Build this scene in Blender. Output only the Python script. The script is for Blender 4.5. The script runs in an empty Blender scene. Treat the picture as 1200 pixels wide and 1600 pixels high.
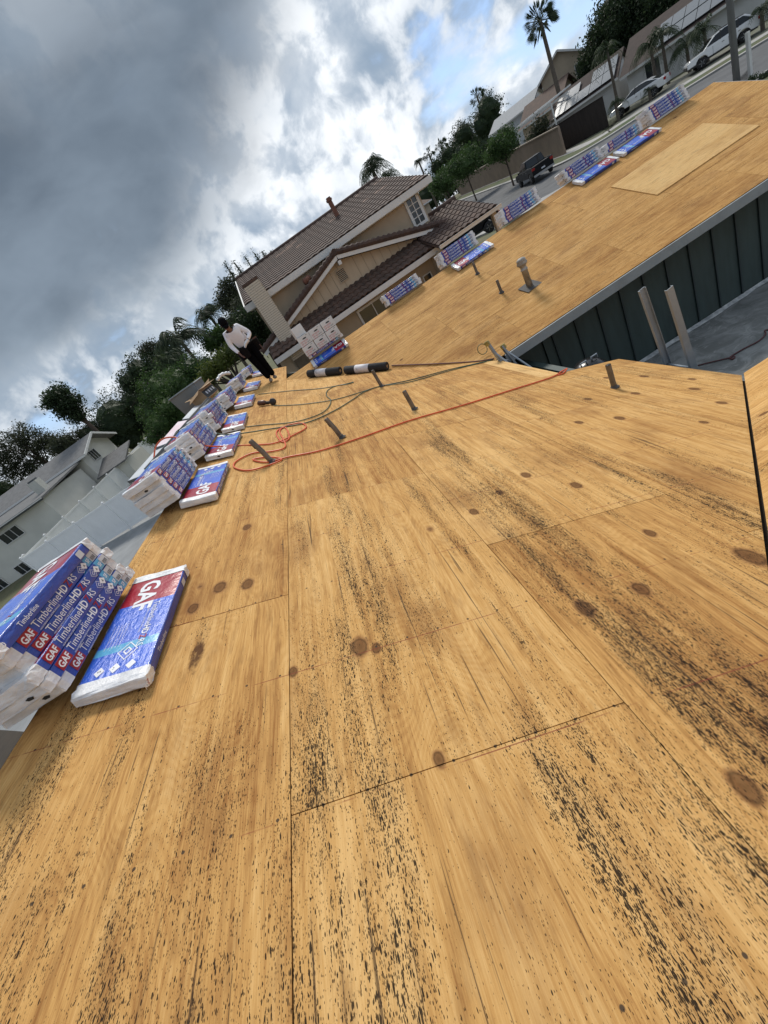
import bpy, bmesh, math, random
from mathutils import Vector, Matrix, noise as mnoise
R_ = math.radians
S = bpy.context.scene
COL = S.collection
# ------------------------------------------------------------------ camera, sky, sun, exposure
F_PX, YAW, PITCH, ROLL = 641.73, -0.07206, 0.48741, -0.61479      # ultra-wide phone held tilted, 1200x1600 frame
_cy, _sy, _cp, _sp = math.cos(YAW), math.sin(YAW), math.cos(PITCH), math.sin(PITCH)
_fw = Vector((_sy*_cp, _cy*_cp, -_sp)); _r0 = Vector((_cy, -_sy, 0)); _u0 = _r0.cross(_fw)
_c, _s = math.cos(ROLL), math.sin(ROLL)
CR, CU = _c*_r0 + _s*_u0, -_s*_r0 + _c*_u0
cam_d = bpy.data.cameras.new('camera'); cam = bpy.data.objects.new('camera', cam_d); COL.objects.link(cam)
cam.matrix_world = Matrix(((CR.x, CU.x, -_fw.x, 0), (CR.y, CU.y, -_fw.y, 0), (CR.z, CU.z, -_fw.z, 0), (0, 0, 0, 1)))
cam_d.sensor_fit = 'VERTICAL'; cam_d.sensor_height = 36.0; cam_d.lens = F_PX/1600*36.0
cam_d.clip_start = 0.05; cam_d.clip_end = 3000
S.camera = cam
SUN_AZ, SUN_EL = R_(12), R_(48)
world = bpy.data.worlds.new("World"); S.world = world; world.use_nodes = True
S.view_settings.view_transform = 'Standard'; S.view_settings.look = 'None'
S.view_settings.exposure = 1.0; S.view_settings.gamma = 1.0; S.view_settings.use_curve_mapping = False

class NT:
    """short helper for node trees"""
    def __init__(s, nt): s.t = nt; s.n = nt.nodes; s.l = nt.links
    def node(s, ty, **kw):
        n = s.n.new(ty)
        for k, v in kw.items(): setattr(n, k, v)
        return n
    def put(s, sock, v):
        if v is None: return
        if isinstance(v, bpy.types.NodeSocket): s.l.new(v, sock)
        else:
            if isinstance(v, (tuple, list)) and len(v) == 3 and len(sock.default_value) == 4: v = (*v, 1)
            sock.default_value = v
    def m(s, op, a, b=None, c=None, clamp=False):
        n = s.node('ShaderNodeMath', operation=op, use_clamp=clamp)
        s.put(n.inputs[0], a); s.put(n.inputs[1], b); s.put(n.inputs[2], c); return n.outputs[0]
    def v(s, op, a, b=None):
        n = s.node('ShaderNodeVectorMath', operation=op); s.put(n.inputs[0], a)
        if op == 'SCALE': s.put(n.inputs['Scale'], b)
        else: s.put(n.inputs[1], b)
        return n.outputs['Value'] if op in ('LENGTH', 'DISTANCE', 'DOT_PRODUCT') else n.outputs[0]
    def mr(s, x, a, b, c=0.0, d=1.0, smooth=True):
        n = s.node('ShaderNodeMapRange', interpolation_type='SMOOTHSTEP' if smooth else 'LINEAR')
        for i, q in enumerate((x, a, b, c, d)): s.put(n.inputs[i], q)
        return n.outputs[0]
    def xyz(s, x=0.0, y=0.0, z=0.0):
        n = s.node('ShaderNodeCombineXYZ'); s.put(n.inputs[0], x); s.put(n.inputs[1], y); s.put(n.inputs[2], z); return n.outputs[0]
    def sep(s, v):
        n = s.node('ShaderNodeSeparateXYZ'); s.put(n.inputs[0], v); return n.outputs
    def noise(s, vec, scale=1.0, detail=4.0, rough=.55, dist=0.0, col=False):
        n = s.node('ShaderNodeTexNoise'); s.put(n.inputs['Vector'], vec); s.put(n.inputs['Scale'], scale)
        s.put(n.inputs['Detail'], detail); s.put(n.inputs['Roughness'], rough); s.put(n.inputs['Distortion'], dist)
        return n.outputs['Color'] if col else n.outputs['Fac']
    def mix(s, f, a, b, blend='MIX'):
        n = s.node('ShaderNodeMix', data_type='RGBA', blend_type=blend)
        s.put(n.inputs[0], f); s.put(n.inputs[6], a); s.put(n.inputs[7], b); return n.outputs[2]
    def ramp(s, x, stops, interp='LINEAR'):
        n = s.node('ShaderNodeValToRGB'); s.put(n.inputs[0], x); cr = n.color_ramp; cr.interpolation = interp
        while len(cr.elements) > 1: cr.elements.remove(cr.elements[-1])
        for i, (p, c) in enumerate(stops):
            e = cr.elements[0] if i == 0 else cr.elements.new(p)
            e.position = p; e.color = (*c, 1) if len(c) == 3 else c
        return n.outputs[0]

SKYO = (12.3, 0.7, 4.0)
def build_sky():
    k = NT(world.node_tree); k.n.clear()
    sky = k.node('ShaderNodeTexSky', sky_type='NISHITA', sun_disc=False, sun_elevation=SUN_EL, sun_rotation=SUN_AZ)
    d = k.v('NORMALIZE', k.node('ShaderNodeTexCoord').outputs['Generated'])
    x, y, z = k.sep(d)
    zc = k.m('MAXIMUM', z, 0.0)
    p = k.v('SCALE', k.xyz(x, y, k.m('MULTIPLY', zc, 1.6)), k.m('DIVIDE', 1.0, k.m('ADD', zc, .46)))
    warp = k.v('SCALE', k.v('SUBTRACT', k.noise(p, 1.8, 3, .5, col=True), (.5, .5, .5)), .35)
    q = k.v('ADD', k.v('ADD', p, SKYO), warp)
    n1 = k.noise(q, 1.7, 8, .52)                                   # big heaps
    dq = k.v('ADD', k.v('ADD', d, (1.7, 4.4, 2.6)), k.v('SCALE', k.v('SUBTRACT', k.noise(d, 5.0, 3, .5, col=True), (.5, .5, .5)), .10))
    n2 = k.noise(dq, 8.5, 9, .55)
    n2b = k.noise(k.v('ADD', dq, (.006, .026, .030)), 8.5, 9, .55)                       # the same heaps a step towards the sun       # billows
    n3 = k.noise(k.v('ADD', p, (11.0, 2.0, 5.0)), 1.1, 6, .5)
    heap = k.m('ADD', k.m('MULTIPLY', n1, .68), k.m('MULTIPLY', n2, .32))
    # the deep grey bank of cloud on the left and overhead
    s = k.m('SUBTRACT', z, k.m('ADD', .205, k.m('MULTIPLY', .60, k.m('MAXIMUM', x, -.13))))
    s = k.m('ADD', s, k.m('MULTIPLY', k.m('SUBTRACT', heap, .5), .42))
    bank = k.mr(s, -.09, .13)
    bank = k.m('MULTIPLY', bank, k.mr(z, .75, .35, .35, 1.0))
    cover = k.mr(k.m('ADD', heap, k.m('MULTIPLY', k.m('SUBTRACT', n3, .5), .5)), .366, .462)
    cover = k.m('MAXIMUM', cover, bank)
    cover = k.m('MAXIMUM', cover, k.mr(z, .09, .0))
    lit = k.m('ADD', k.m('MULTIPLY', k.mr(k.m('ADD', k.m('MULTIPLY', n2, .5), k.m('MULTIPLY', n1, .5)), .40, .62), .62), k.mr(k.m('SUBTRACT', n2, n2b), -.06, .09, 0, .5), clamp=True)
    heapcol = k.mix(lit, (1.6, 2.08, 2.7), (5.3, 5.5, 5.7))
    n4 = k.noise(k.v('ADD', q, (5.0, 1.0, 9.0)), 2.4, 5, .5)
    bankcol = k.mix(k.mr(n4, .3, .72), (.66, .86, 1.12), (1.30, 1.62, 2.0))
    bankcol = k.mix(k.mr(z, .26, .06, 0, .75), bankcol, (1.95, 2.4, 2.85))
    ccol = k.mix(bank, heapcol, bankcol)
    skyblue = k.mix(.55, k.v('SCALE', sky.outputs[0], .8), (.95, 2.2, 4.8))
    allc = k.mix(cover, skyblue, ccol)
    bg = k.node('ShaderNodeBackground'); k.put(bg.inputs[0], allc); bg.inputs[1].default_value = .1
    out = k.node('ShaderNodeOutputWorld'); k.l.new(bg.outputs[0], out.inputs[0])
build_sky()
sun_d = bpy.data.lights.new('sun', 'SUN'); sun_d.energy = 1.5; sun_d.angle = R_(14); sun_d.color = (1, .95, .87)
sun = bpy.data.objects.new('sun', sun_d); COL.objects.link(sun); sun.location = (0, 0, 40)
_sd = Vector((math.sin(SUN_AZ)*math.cos(SUN_EL), math.cos(SUN_AZ)*math.cos(SUN_EL), math.sin(SUN_EL)))
sun.rotation_euler = _sd.to_track_quat('Z', 'Y').to_euler()

# ------------------------------------------------------------------ geometry of the place (metres, eye at the origin)
SL = .378                         # roof pitch
H0 = 1.53                         # eye above the deck
XR, XE1, XE2 = -2.03, 3.67, 2.80  # ridge and the two eave lines of the main roof
YW, ZW = 7.42, -2.574             # eave of the far wing
YWR = 11.12                       # its ridge
XWR = 11.35                       # its street end
YN, ZN = 3.64, -2.917             # inner corner of the near wing
def ray(u, v): return CR*((u-600)/F_PX) + CU*(-(v-800)/F_PX) + _fw
def zm(x): return -H0 - SL*x
def zw(y): return ZW + SL*(y-YW)
def zn(y): return ZN + SL*(YN-y)
def on_main(u, v, h=0.0):
    d = ray(u, v); return d*((-H0+h)/(d.z + SL*d.x))
def on_wing(u, v, h=0.0):
    d = ray(u, v); return d*((ZW+h-SL*YW)/(d.z - SL*d.y))
def at_y(u, v, y): d = ray(u, v); return d*(y/d.y)
def at_x(u, v, x): d = ray(u, v); return d*(x/d.x)
def at_z(u, v, z): d = ray(u, v); return d*(z/d.z)
def at_d(u, v, D): d = ray(u, v); return d*(D/math.hypot(d.x, d.y))
def clamp(a, lo, hi): return max(lo, min(hi, a))
def g(x, y):
    k = .02 + .025*clamp((x+5)/20, 0, 1)
    return -4.75 + k*clamp(y-14, 0, 86) + .02*clamp(x-12, 0, 48)
def at_g(u, v, h=0.0):
    d = ray(u, v); lo, hi = 1.0, 400.0
    for _ in range(60):
        t = (lo+hi)/2; p = d*t
        if p.z > g(p.x, p.y)+h: lo = t
        else: hi = t
    return d*lo

# ------------------------------------------------------------------ object helpers
def tag(o, label=None, cat=None, group=None, kind=None):
    if label: o['label'] = label
    if cat: o['category'] = cat
    if group: o['group'] = group
    if kind: o['kind'] = kind
    return o
def empty(name, loc=(0, 0, 0), rz=0.0, label=None, cat=None, group=None, M=None):
    o = bpy.data.objects.new(name, None); COL.objects.link(o); o.empty_display_size = .2
    if M is not None: o.matrix_world = M
    else: o.location = loc; o.rotation_euler = (0, 0, rz)
    return tag(o, label, cat, group)
def kids(o): return [c for c in COL.objects if c.parent == o]
def copy_tree(o, parent=None):
    c = o.copy(); COL.objects.link(c); c.parent = parent
    for ch in TREE.get(o.name, []): 
        q = copy_tree(bpy.data.objects[ch], c); TREE.setdefault(c.name, []).append(q.name)
    return c
TREE = {}
class MB:
    def __init__(s): s.v = []; s.f = []; s.mi = []; s.uv = None
    def add(s, vs, fs, mi=0):
        b = len(s.v); s.v += [tuple(p) for p in vs]
        for q in fs: s.f.append([b+i for i in q]); s.mi.append(mi)
        return s
    def box(s, c, sz, M=None, mi=0):
        hx, hy, hz = sz[0]/2, sz[1]/2, sz[2]/2
        vs = [Vector((x*hx, y*hy, z*hz)) for x in (-1, 1) for y in (-1, 1) for z in (-1, 1)]
        if M is not None: vs = [M @ p for p in vs]
        c = Vector(c); vs = [p+c for p in vs]
        return s.add(vs, [(0,1,3,2), (4,6,7,5), (0,4,5,1), (2,3,7,6), (0,2,6,4), (1,5,7,3)], mi)
    def beam(s, a, b, w, h, up=(0, 0, 1), mi=0):
        a, b = Vector(a), Vector(b); d = b-a; L = d.length; z = d.normalized()
        x = z.cross(Vector(up)); x = x.normalized() if x.length > 1e-4 else Vector((1, 0, 0)); y = x.cross(z)
        M = Matrix((x, y, z)).transposed()
        return s.box((a+b)/2, (w, h, L), M, mi)
    def prism(s, poly, ext, mi=0):
        n = len(poly); ext = Vector(ext); top = [Vector(p) for p in poly]; bot = [p+ext for p in top]
        return s.add(top+bot, [tuple(range(n)), tuple(range(2*n-1, n-1, -1))] + [(i, i+n, (i+1) % n+n, (i+1) % n) for i in range(n)], mi)
    def tube(s, pts, r, seg=8, mi=0, caps=True):
        pts = [Vector(p) for p in pts]; n = len(pts); rs = r if isinstance(r, (list, tuple)) else [r]*n
        vs = []; px = None
        for i, p in enumerate(pts):
            t = (pts[min(i+1, n-1)]-pts[max(i-1, 0)]).normalized()
            if px is None: px = t.orthogonal().normalized()
            px = (px - t*px.dot(t)); px = px.normalized() if px.length > 1e-5 else t.orthogonal().normalized()
            py = t.cross(px)
            vs += [p + (px*math.cos(a)+py*math.sin(a))*rs[i] for a in (2*math.pi*j/seg for j in range(seg))]
        fs = [(i*seg+j, i*seg+(j+1) % seg, (i+1)*seg+(j+1) % seg, (i+1)*seg+j) for i in range(n-1) for j in range(seg)]
        if caps: fs += [tuple(range(seg-1, -1, -1)), tuple(range((n-1)*seg, n*seg))]
        return s.add(vs, fs, mi)
    def lathe(s, prof, seg=16, c=(0, 0, 0), M=None, mi=0):
        c = Vector(c); vs = []
        for r, z in prof:
            for j in range(seg):
                a = 2*math.pi*j/seg; p = Vector((r*math.cos(a), r*math.sin(a), z))
                vs.append((M @ p if M is not None else p) + c)
        n = len(prof)
        fs = [(i*seg+j, i*seg+(j+1) % seg, (i+1)*seg+(j+1) % seg, (i+1)*seg+j) for i in range(n-1) for j in range(seg)]
        fs += [tuple(range(seg-1, -1, -1)), tuple(range((n-1)*seg, n*seg))]
        return s.add(vs, fs, mi)
    def mesh(s, name, mats, smooth=False):
        me = bpy.data.meshes.new(name); me.from_pydata(s.v, [], s.f); me.validate()
        for m in (mats if isinstance(mats, (list, tuple)) else [mats]): me.materials.append(m)
        if len(me.polygons) == len(s.mi): me.polygons.foreach_set('material_index', s.mi)
        if smooth: me.polygons.foreach_set('use_smooth', [True]*len(me.polygons))
        me.update(); return me
    def build(s, name, mats, parent=None, smooth=False, **kw):
        return link(name, s.mesh(name, mats, smooth), parent, **kw)
def link(name, me, parent=None, **kw):
    o = bpy.data.objects.new(name, me); COL.objects.link(o)
    if parent is not None:
        o.parent = parent; TREE.setdefault(parent.name, []).append(o.name)
    return tag(o, **kw)
def fix_normals(o):
    bm = bmesh.new(); bm.from_mesh(o.data); bmesh.ops.recalc_face_normals(bm, faces=bm.faces); bm.to_mesh(o.data); bm.free()
def spline(pts, n=8):
    pts = [Vector(p) for p in pts]; P = [pts[0]*2-pts[1]] + pts + [pts[-1]*2-pts[-2]]; out = []
    for i in range(1, len(P)-2):
        a, b, c, d = P[i-1:i+3]
        for j in range(n):
            t = j/n; out.append(.5*((2*b)+(c-a)*t+(2*a-5*b+4*c-d)*t*t+(3*b-a-3*c+d)*t**3))
    return out+[pts[-1]]

# ------------------------------------------------------------------ materials
MATS = {}
def mat(name, col=(.5, .5, .5), rough=.6, metal=0.0, spec=.5, var=0.0, vs=6.0, bump=0.0, bs=40.0, stretch=(1, 1, 1), col2=None, coat=0.0, dirt=0.0, trans=0.0):
    """plain painted / plastic / metal surface with noise variation, grime and fine relief"""
    if name in MATS: return MATS[name]
    M = bpy.data.materials.new(name); M.use_nodes = True; k = NT(M.node_tree); k.n.clear()
    b = k.node('ShaderNodeBsdfPrincipled'); o = k.node('ShaderNodeOutputMaterial'); k.l.new(b.outputs[0], o.inputs[0])
    tc = k.node('ShaderNodeTexCoord').outputs['Object']; vec = k.v('MULTIPLY', tc, stretch)
    c = col
    if var or col2:
        n = k.noise(vec, vs, 6, .6); c2 = col2 or tuple(q*(1-var) for q in col)
        c = k.mix(k.mr(n, .32, .68), col, c2)
    if dirt:
        n = k.noise(vec, vs*.4, 8, .65, .5); c = k.mix(k.mr(n, .52, .75, 0, dirt), c, (.06, .05, .04))
    k.put(b.inputs['Base Color'], c); b.inputs['Roughness'].default_value = rough; b.inputs['Metallic'].default_value = metal
    b.inputs['Specular IOR Level'].default_value = spec; b.inputs['Coat Weight'].default_value = coat
    if bump:
        bn = k.node('ShaderNodeBump'); k.put(bn.inputs['Height'], k.noise(vec, bs, 5, .6)); bn.inputs['Strength'].default_value = min(1, bump); bn.inputs['Distance'].default_value = .01
        k.l.new(bn.outputs[0], b.inputs['Normal'])
    if trans: b.inputs['Transmission Weight'].default_value = trans
    MATS[name] = M; return M

KNOTS = [(.41, 1.29, .034), (.69, 1.30, .03), (.36, .49, .03), (-.57, 1.47, .036), (-1.3, 2.32, .036), (-1.13, 2.27, .034), (1.24, 1.29, .045), (-1.43, 2.17, .03),
         (-.5, 1.43, .02), (1.03, 1.66, .024), (.34, 2.39, .026), (.88, 2.72, .03), (1.81, 3.5, .03), (2.11, 3.35, .035), (2.45, 2.81, .024),
         (.6, 2.56, .022), (1.06, 2.37, .03), (-.87, 1.44, .018), (-.4, .85, .018), (2.9, 3.1, .03), (3.1, 3.6, .034), (2.7, 3.9, .032), (3.2, 4.4, .034), (3.35, 3.9, .026), (2.95, 4.7, .03), (2.3, 4.1, .03), (-1.2, 3.1, .03)]
STRIPES = [  # x0, half width, y from, y to, strength: mildew runs
    (-.63, .16, -.2, 1.75, 1.0), (-.50, .13, 1.2, 4.2, 1.1), (.57, .20, 1.9, 4.1, 1.35), (.62, .24, .2, 3.2, 1.1), (.44, .12, .0, 1.9, .8), (1.45, .17, 1.4, 3.1, .95),
    (1.0, .14, 1.8, 3.4, .6), (-.05, .22, -.4, .9, .9), (-1.15, .2, -.4, 1.3, .75), (-.85, .2, -.6, 1.0, .7), (.2, .2, -.5, .7, .8), (-1.62, .14, -.4, .9, .55), (1.15, .24, .3, 1.6, .65), (.1, .05, 1.3, 3.2, .45), (-.95, .09, 3.0, 7.0, .4), (.6, .2, 4.0, 6.5, .55), (1.7, .15, 3.8, 6.0, .5), (-.35, .07, 2.6, 8.5, .55)]
def ply_mat(name, light, mid, dark, mold=1.0, explicit=True, flow=1.0, rv=.34):
    M = bpy.data.materials.new(name); M.use_nodes = True; k = NT(M.node_tree); k.n.clear()
    b = k.node('ShaderNodeBsdfPrincipled'); o = k.node('ShaderNodeOutputMaterial'); k.l.new(b.outputs[0], o.inputs[0])
    uv = k.node('ShaderNodeUVMap'); uv.uv_map = 'deck'; u, v, _ = k.sep(uv.outputs[0])      # u across the grain, v along it
    rnd = k.node('ShaderNodeObjectInfo').outputs['Random']
    rz = k.m('MULTIPLY', rnd, 53.0)
    px, py, _ = k.sep(k.node('ShaderNodeNewGeometry').outputs['Position'])
    # knots bend the grain
    kd = None
    if explicit:
        for (kx, ky, kr) in KNOTS:
            t = k.v('DISTANCE', k.v('MULTIPLY', k.xyz(px, py, 0.0), (1/kr, .62/kr, 0)), (kx/kr, ky*.62/kr, 0))
            kd = t if kd is None else k.m('MINIMUM', kd, t)
    vk = k.node('ShaderNodeTexVoronoi', feature='F1'); k.put(vk.inputs['Vector'], k.xyz(k.m('MULTIPLY', u, 2.6), k.m('MULTIPLY', v, 1.5), rz)); vk.inputs['Scale'].default_value = 1.0
    kk = k.m('ADD', k.m('MULTIPLY', vk.outputs['Distance'], 13.0), k.m('MULTIPLY', k.sep(vk.outputs['Color'])[0], 1.8))
    kd = kk if kd is None else k.m('MINIMUM', kd, kk)
    kd = k.m('ADD', kd, k.m('MULTIPLY', k.m('SUBTRACT', k.noise(k.xyz(k.m('MULTIPLY', u, 40), k.m('MULTIPLY', v, 40), rz), 1, 3), .5), .5))
    pull = k.m('DIVIDE', .05, k.m('ADD', kd, .6))
    # rotary-cut figure: contours of a slow field
    f1 = k.noise(k.xyz(k.m('MULTIPLY', u, 1.9), k.m('MULTIPLY', v, .42*flow), rz), 1.0, 2.5, .45, .2)
    f1 = k.m('ADD', f1, pull)
    rings = k.m('SINE', k.m('MULTIPLY', f1, 560.0))
    rings2 = k.m('SINE', k.m('MULTIPLY', f1, 95.0))
    band = k.noise(k.xyz(k.m('MULTIPLY', u, 17), k.m('MULTIPLY', v, .12), rz), 1.0, 7, .66)
    fib = k.noise(k.xyz(k.m('MULTIPLY', u, 210), k.m('MULTIPLY', v, 7.0), rz), 1.0, 5, .68)
    fib2 = k.noise(k.xyz(k.m('MULTIPLY', u, 28), k.m('MULTIPLY', v, 1.1), rz), 1.0, 4, .6)
    tone = k.noise(k.xyz(k.m('MULTIPLY', u, 3.2), k.m('MULTIPLY', v, .8), rz), 1.0, 4, .55)
    w = k.m('ADD', k.m('ADD', k.m('MULTIPLY', rings, .075), k.m('MULTIPLY', rings2, .05)), k.m('ADD', k.m('MULTIPLY', k.m('SUBTRACT', fib, .5), 1.25), k.m('MULTIPLY', k.m('SUBTRACT', fib2, .5), 1.15)))
    w = k.m('ADD', k.m('ADD', w, k.m('ADD', k.m('MULTIPLY', k.m('SUBTRACT', tone, .5), .95), k.m('MULTIPLY', k.m('SUBTRACT', band, .5), .9))), k.m('ADD', .46, k.m('MULTIPLY', k.m('SUBTRACT', rnd, .5), rv)))
    c = k.ramp(w, [(0, light), (.48, mid), (1, dark)])
    # weathered grey-brown clouds
    blot = k.noise(k.xyz(k.m('MULTIPLY', u, 1.7), k.m('MULTIPLY', v, 1.1), k.m('ADD', rz, 9.0)), 1.0, 7, .62)
    c = k.mix(k.mr(blot, .47, .75, 0, .62), c, (dark[0]*.75, dark[1]*.72, dark[2]*.8))
    # knots
    kc = k.ramp(k.m('MULTIPLY', kd, .5), [(0, (.085, .035, .014)), (.30, (.15, .065, .025)), (.42, (.055, .022, .010)), (.52, (.25, .12, .045)), (.8, (.4, .2, .08))])
    c = k.mix(k.mr(kd, .95, 1.5, .85, 0), c, kc)
    # mildew: short dashes along the grain, dense inside the runs
    wob = k.m('MULTIPLY', k.m('SUBTRACT', k.noise(k.xyz(k.m('MULTIPLY', px, 1.3), k.m('MULTIPLY', py, 1.1), 0.0), 1.0, 3), .5), .22)
    sx = k.m('ADD', px, wob)
    dens = k.m('MULTIPLY', k.mr(k.noise(k.xyz(k.m('MULTIPLY', u, 6.0), k.m('MULTIPLY', v, .55), rz), 1.0, 4, .6), .43, .70), .62)
    dens = k.m('ADD', dens, k.m('MULTIPLY', k.mr(py, 2.2, .2), .12)) if explicit else dens
    if explicit:
        tot = None
        for (x0, hw, ya, yb, st) in STRIPES:
            a = k.mr(k.m('ABSOLUTE', k.m('SUBTRACT', sx, x0)), hw, hw*.15, 0, st)
            a = k.m('MULTIPLY', a, k.m('MULTIPLY', k.mr(py, ya-.25, ya+.15), k.mr(py, yb+.3, yb-.2)))
            tot = a if tot is None else k.m('MAXIMUM', tot, a)
        brk = k.mr(k.noise(k.xyz(k.m('MULTIPLY', px, 9.0), k.m('MULTIPLY', py, 1.1), 3.0), 1.0, 5, .62), .30, .56)
        dens = k.m('ADD', dens, k.m('MULTIPLY', tot, k.m('MULTIPLY', brk, .62)))
    dens = k.m('MULTIPLY', dens, mold)
    jit = k.v('SCALE', k.v('SUBTRACT', k.noise(k.xyz(k.m('MULTIPLY', u, 130), k.m('MULTIPLY', v, 40), rz), 1.0, 2, .5, col=True), (.5, .5, .5)), .55)
    masks = None
    for (su, sv, off, wt) in ((170, 42, 0.0, .30), (250, 64, 5.0, .60), (400, 115, 17.0, 1.0)):
        vo = k.node('ShaderNodeTexVoronoi', feature='F1'); vo.inputs['Scale'].default_value = 1.0
        k.put(vo.inputs['Vector'], k.v('ADD', k.xyz(k.m('MULTIPLY', u, su), k.m('MULTIPLY', v, sv), k.m('ADD', rz, off)), jit))
        r1, r2, _b = k.sep(vo.outputs['Color'])
        on = k.m('LESS_THAN', r1, k.m('MULTIPLY', dens, wt))
        rad = k.m('ADD', .10, k.m('MULTIPLY', r2, k.m('ADD', .22, k.m('MULTIPLY', dens, .5))))
        mk = k.m('MULTIPLY', on, k.mr(vo.outputs['Distance'], rad, k.m('MULTIPLY', rad, .72)))
        masks = mk if masks is None else k.m('MAXIMUM', masks, mk)
    spl = k.noise(k.xyz(k.m('MULTIPLY', u, 120), k.m('MULTIPLY', v, 11), k.m('ADD', rz, 2.0)), 1.0, 5, .62)
    thr = k.m('SUBTRACT', .74, k.m('MULTIPLY', k.m('MINIMUM', dens, 1.0), .17))
    masks = k.m('MAXIMUM', masks, k.m('MULTIPLY', k.mr(k.m('SUBTRACT', spl, thr), 0.0, .035), .95))
    smudge = k.noise(k.xyz(k.m('MULTIPLY', u, 22), k.m('MULTIPLY', v, 4.0), k.m('ADD', rz, 6.0)), 1.0, 6, .65)
    c = k.mix(k.m('MULTIPLY', k.mr(smudge, .50, .68), .30), c, (dark[0]*.5, dark[1]*.45, dark[2]*.5))
    c = k.mix(k.m('MULTIPLY', k.m('MULTIPLY', k.mr(dens, .3, 1.0), k.mr(smudge, .35, .6)), .14), c, (.10, .075, .05))
    nd = k.v('LENGTH', k.xyz(k.m('MULTIPLY', k.m('SUBTRACT', k.m('FRACT', k.m('DIVIDE', u, .1525)), .5), .1525), k.m('MULTIPLY', k.m('SUBTRACT', k.m('FRACT', k.m('ADD', k.m('DIVIDE', v, .61), .14)), .5), .61), 0.0))
    c = k.mix(k.m('MULTIPLY', k.mr(nd, .0072, .0042), .9), c, (.045, .035, .028))
    c = k.mix(k.m('MULTIPLY', masks, .93), c, (.0045, .0045, .0055))
    if explicit:   # old resin stain beside the first bundle
        sd_ = k.m('ADD', k.m('POWER', k.m('DIVIDE', k.m('SUBTRACT', px, -1.335), .055), 2.0), k.m('POWER', k.m('DIVIDE', k.m('SUBTRACT', py, 1.76), .24), 2.0))
        sn = k.noise(k.xyz(k.m('MULTIPLY', px, 26), k.m('MULTIPLY', py, 11), 1.0), 1.0, 5, .65)
        c = k.mix(k.m('MULTIPLY', k.mr(k.m('ADD', sd_, k.m('MULTIPLY', sn, 1.6)), 1.25, .75), .85), c, (.050, .016, .010))
    if explicit:   # red chalk snapped over the rafters, mostly worn off
        ph = k.m('ABSOLUTE', k.m('SUBTRACT', k.m('FRACT', k.m('ADD', k.m('DIVIDE', k.m('ADD', py, k.m('MULTIPLY', px, .006)), .61), .165)), .5))
        worn = k.mr(k.noise(k.xyz(k.m('MULTIPLY', px, 2.2), k.m('MULTIPLY', py, 1.6), 7.0), 1.0, 5, .7), .44, .56)
        c = k.mix(k.m('MULTIPLY', k.m('MULTIPLY', k.m('LESS_THAN', ph, .0036), k.m('MULTIPLY', worn, k.m('GREATER_THAN', py, .66))), .75), c, (.20, .045, .03))
    # thin dark checks along the grain
    chk = k.noise(k.xyz(k.m('MULTIPLY', u, 75), k.m('MULTIPLY', v, 1.3), k.m('ADD', rz, 4.0)), 1.0, 2, .5)
    c = k.mix(k.mr(chk, .66, .74, 0, .8), c, (.06, .035, .02))
    k.put(b.inputs['Base Color'], c); b.inputs['Roughness'].default_value = .85; b.inputs['Specular IOR Level'].default_value = .14
    bn = k.node('ShaderNodeBump'); bn.inputs['Strength'].default_value = .5; bn.inputs['Distance'].default_value = .004
    hgt = k.m('SUBTRACT', k.m('ADD', k.m('MULTIPLY', fib, .6), k.m('MULTIPLY', fib2, .7)), k.m('MULTIPLY', masks, .35))
    k.put(bn.inputs['Height'], hgt); k.l.new(bn.outputs[0], b.inputs['Normal'])
    MATS[name] = M; return M
PLY = ply_mat('weathered plywood', (.67, .415, .165), (.53, .295, .098), (.30, .135, .040))
PLYW = ply_mat('sun-browned plywood', (.655, .395, .158), (.525, .290, .096), (.31, .14, .042), mold=.8, rv=.12, explicit=False, flow=1.3)
PLYN = ply_mat('fresh plywood', (.73, .49, .22), (.66, .41, .165), (.52, .295, .10), mold=.06, explicit=False)
WOOD = mat('rafter wood', (.22, .13, .06), .8, var=.5, vs=3, stretch=(1, 1, 8), bump=.3)
DARKUNDER = mat('dark shade underlay', (.05, .035, .02), .9, var=.4)
TRIM = mat('grey trim paint', (.31, .345, .36), .5, var=.12, vs=3, dirt=.25)
TEAL = mat('dark teal siding paint', (.042, .067, .063), .55, var=.25, vs=2.0, stretch=(3, 1, .5), bump=.15, bs=60, dirt=.15)
# ------------------------------------------------------------------ the house we stand on
house = empty('house', (3.0, 5.0, -4.6), label='house stripped to bare plywood roof deck with dark teal board walls, beneath the stacked bundles', cat='house')
HI = house.matrix_world
def hpart(mb, name, mats, smooth=False, parent=None, **kw):
    """part given in world coordinates, hung under the house"""
    o = mb.build(name, mats, parent or house, smooth, **kw); return o
house.location = (0, 0, 0)
def clip(poly, n, c):
    """keep the side n.p <= c of a 2D polygon"""
    out = []
    for i in range(len(poly)):
        a, b = poly[i], poly[(i+1) % len(poly)]; da, db = n[0]*a[0]+n[1]*a[1]-c, n[0]*b[0]+n[1]*b[1]-c
        if da <= 0: out.append(a)
        if (da < 0 < db) or (db < 0 < da):
            t = da/(da-db); out.append((a[0]+(b[0]-a[0])*t, a[1]+(b[1]-a[1])*t))
    return out
KS = math.sqrt(1+SL*SL)
rs = random.Random(5)
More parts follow.
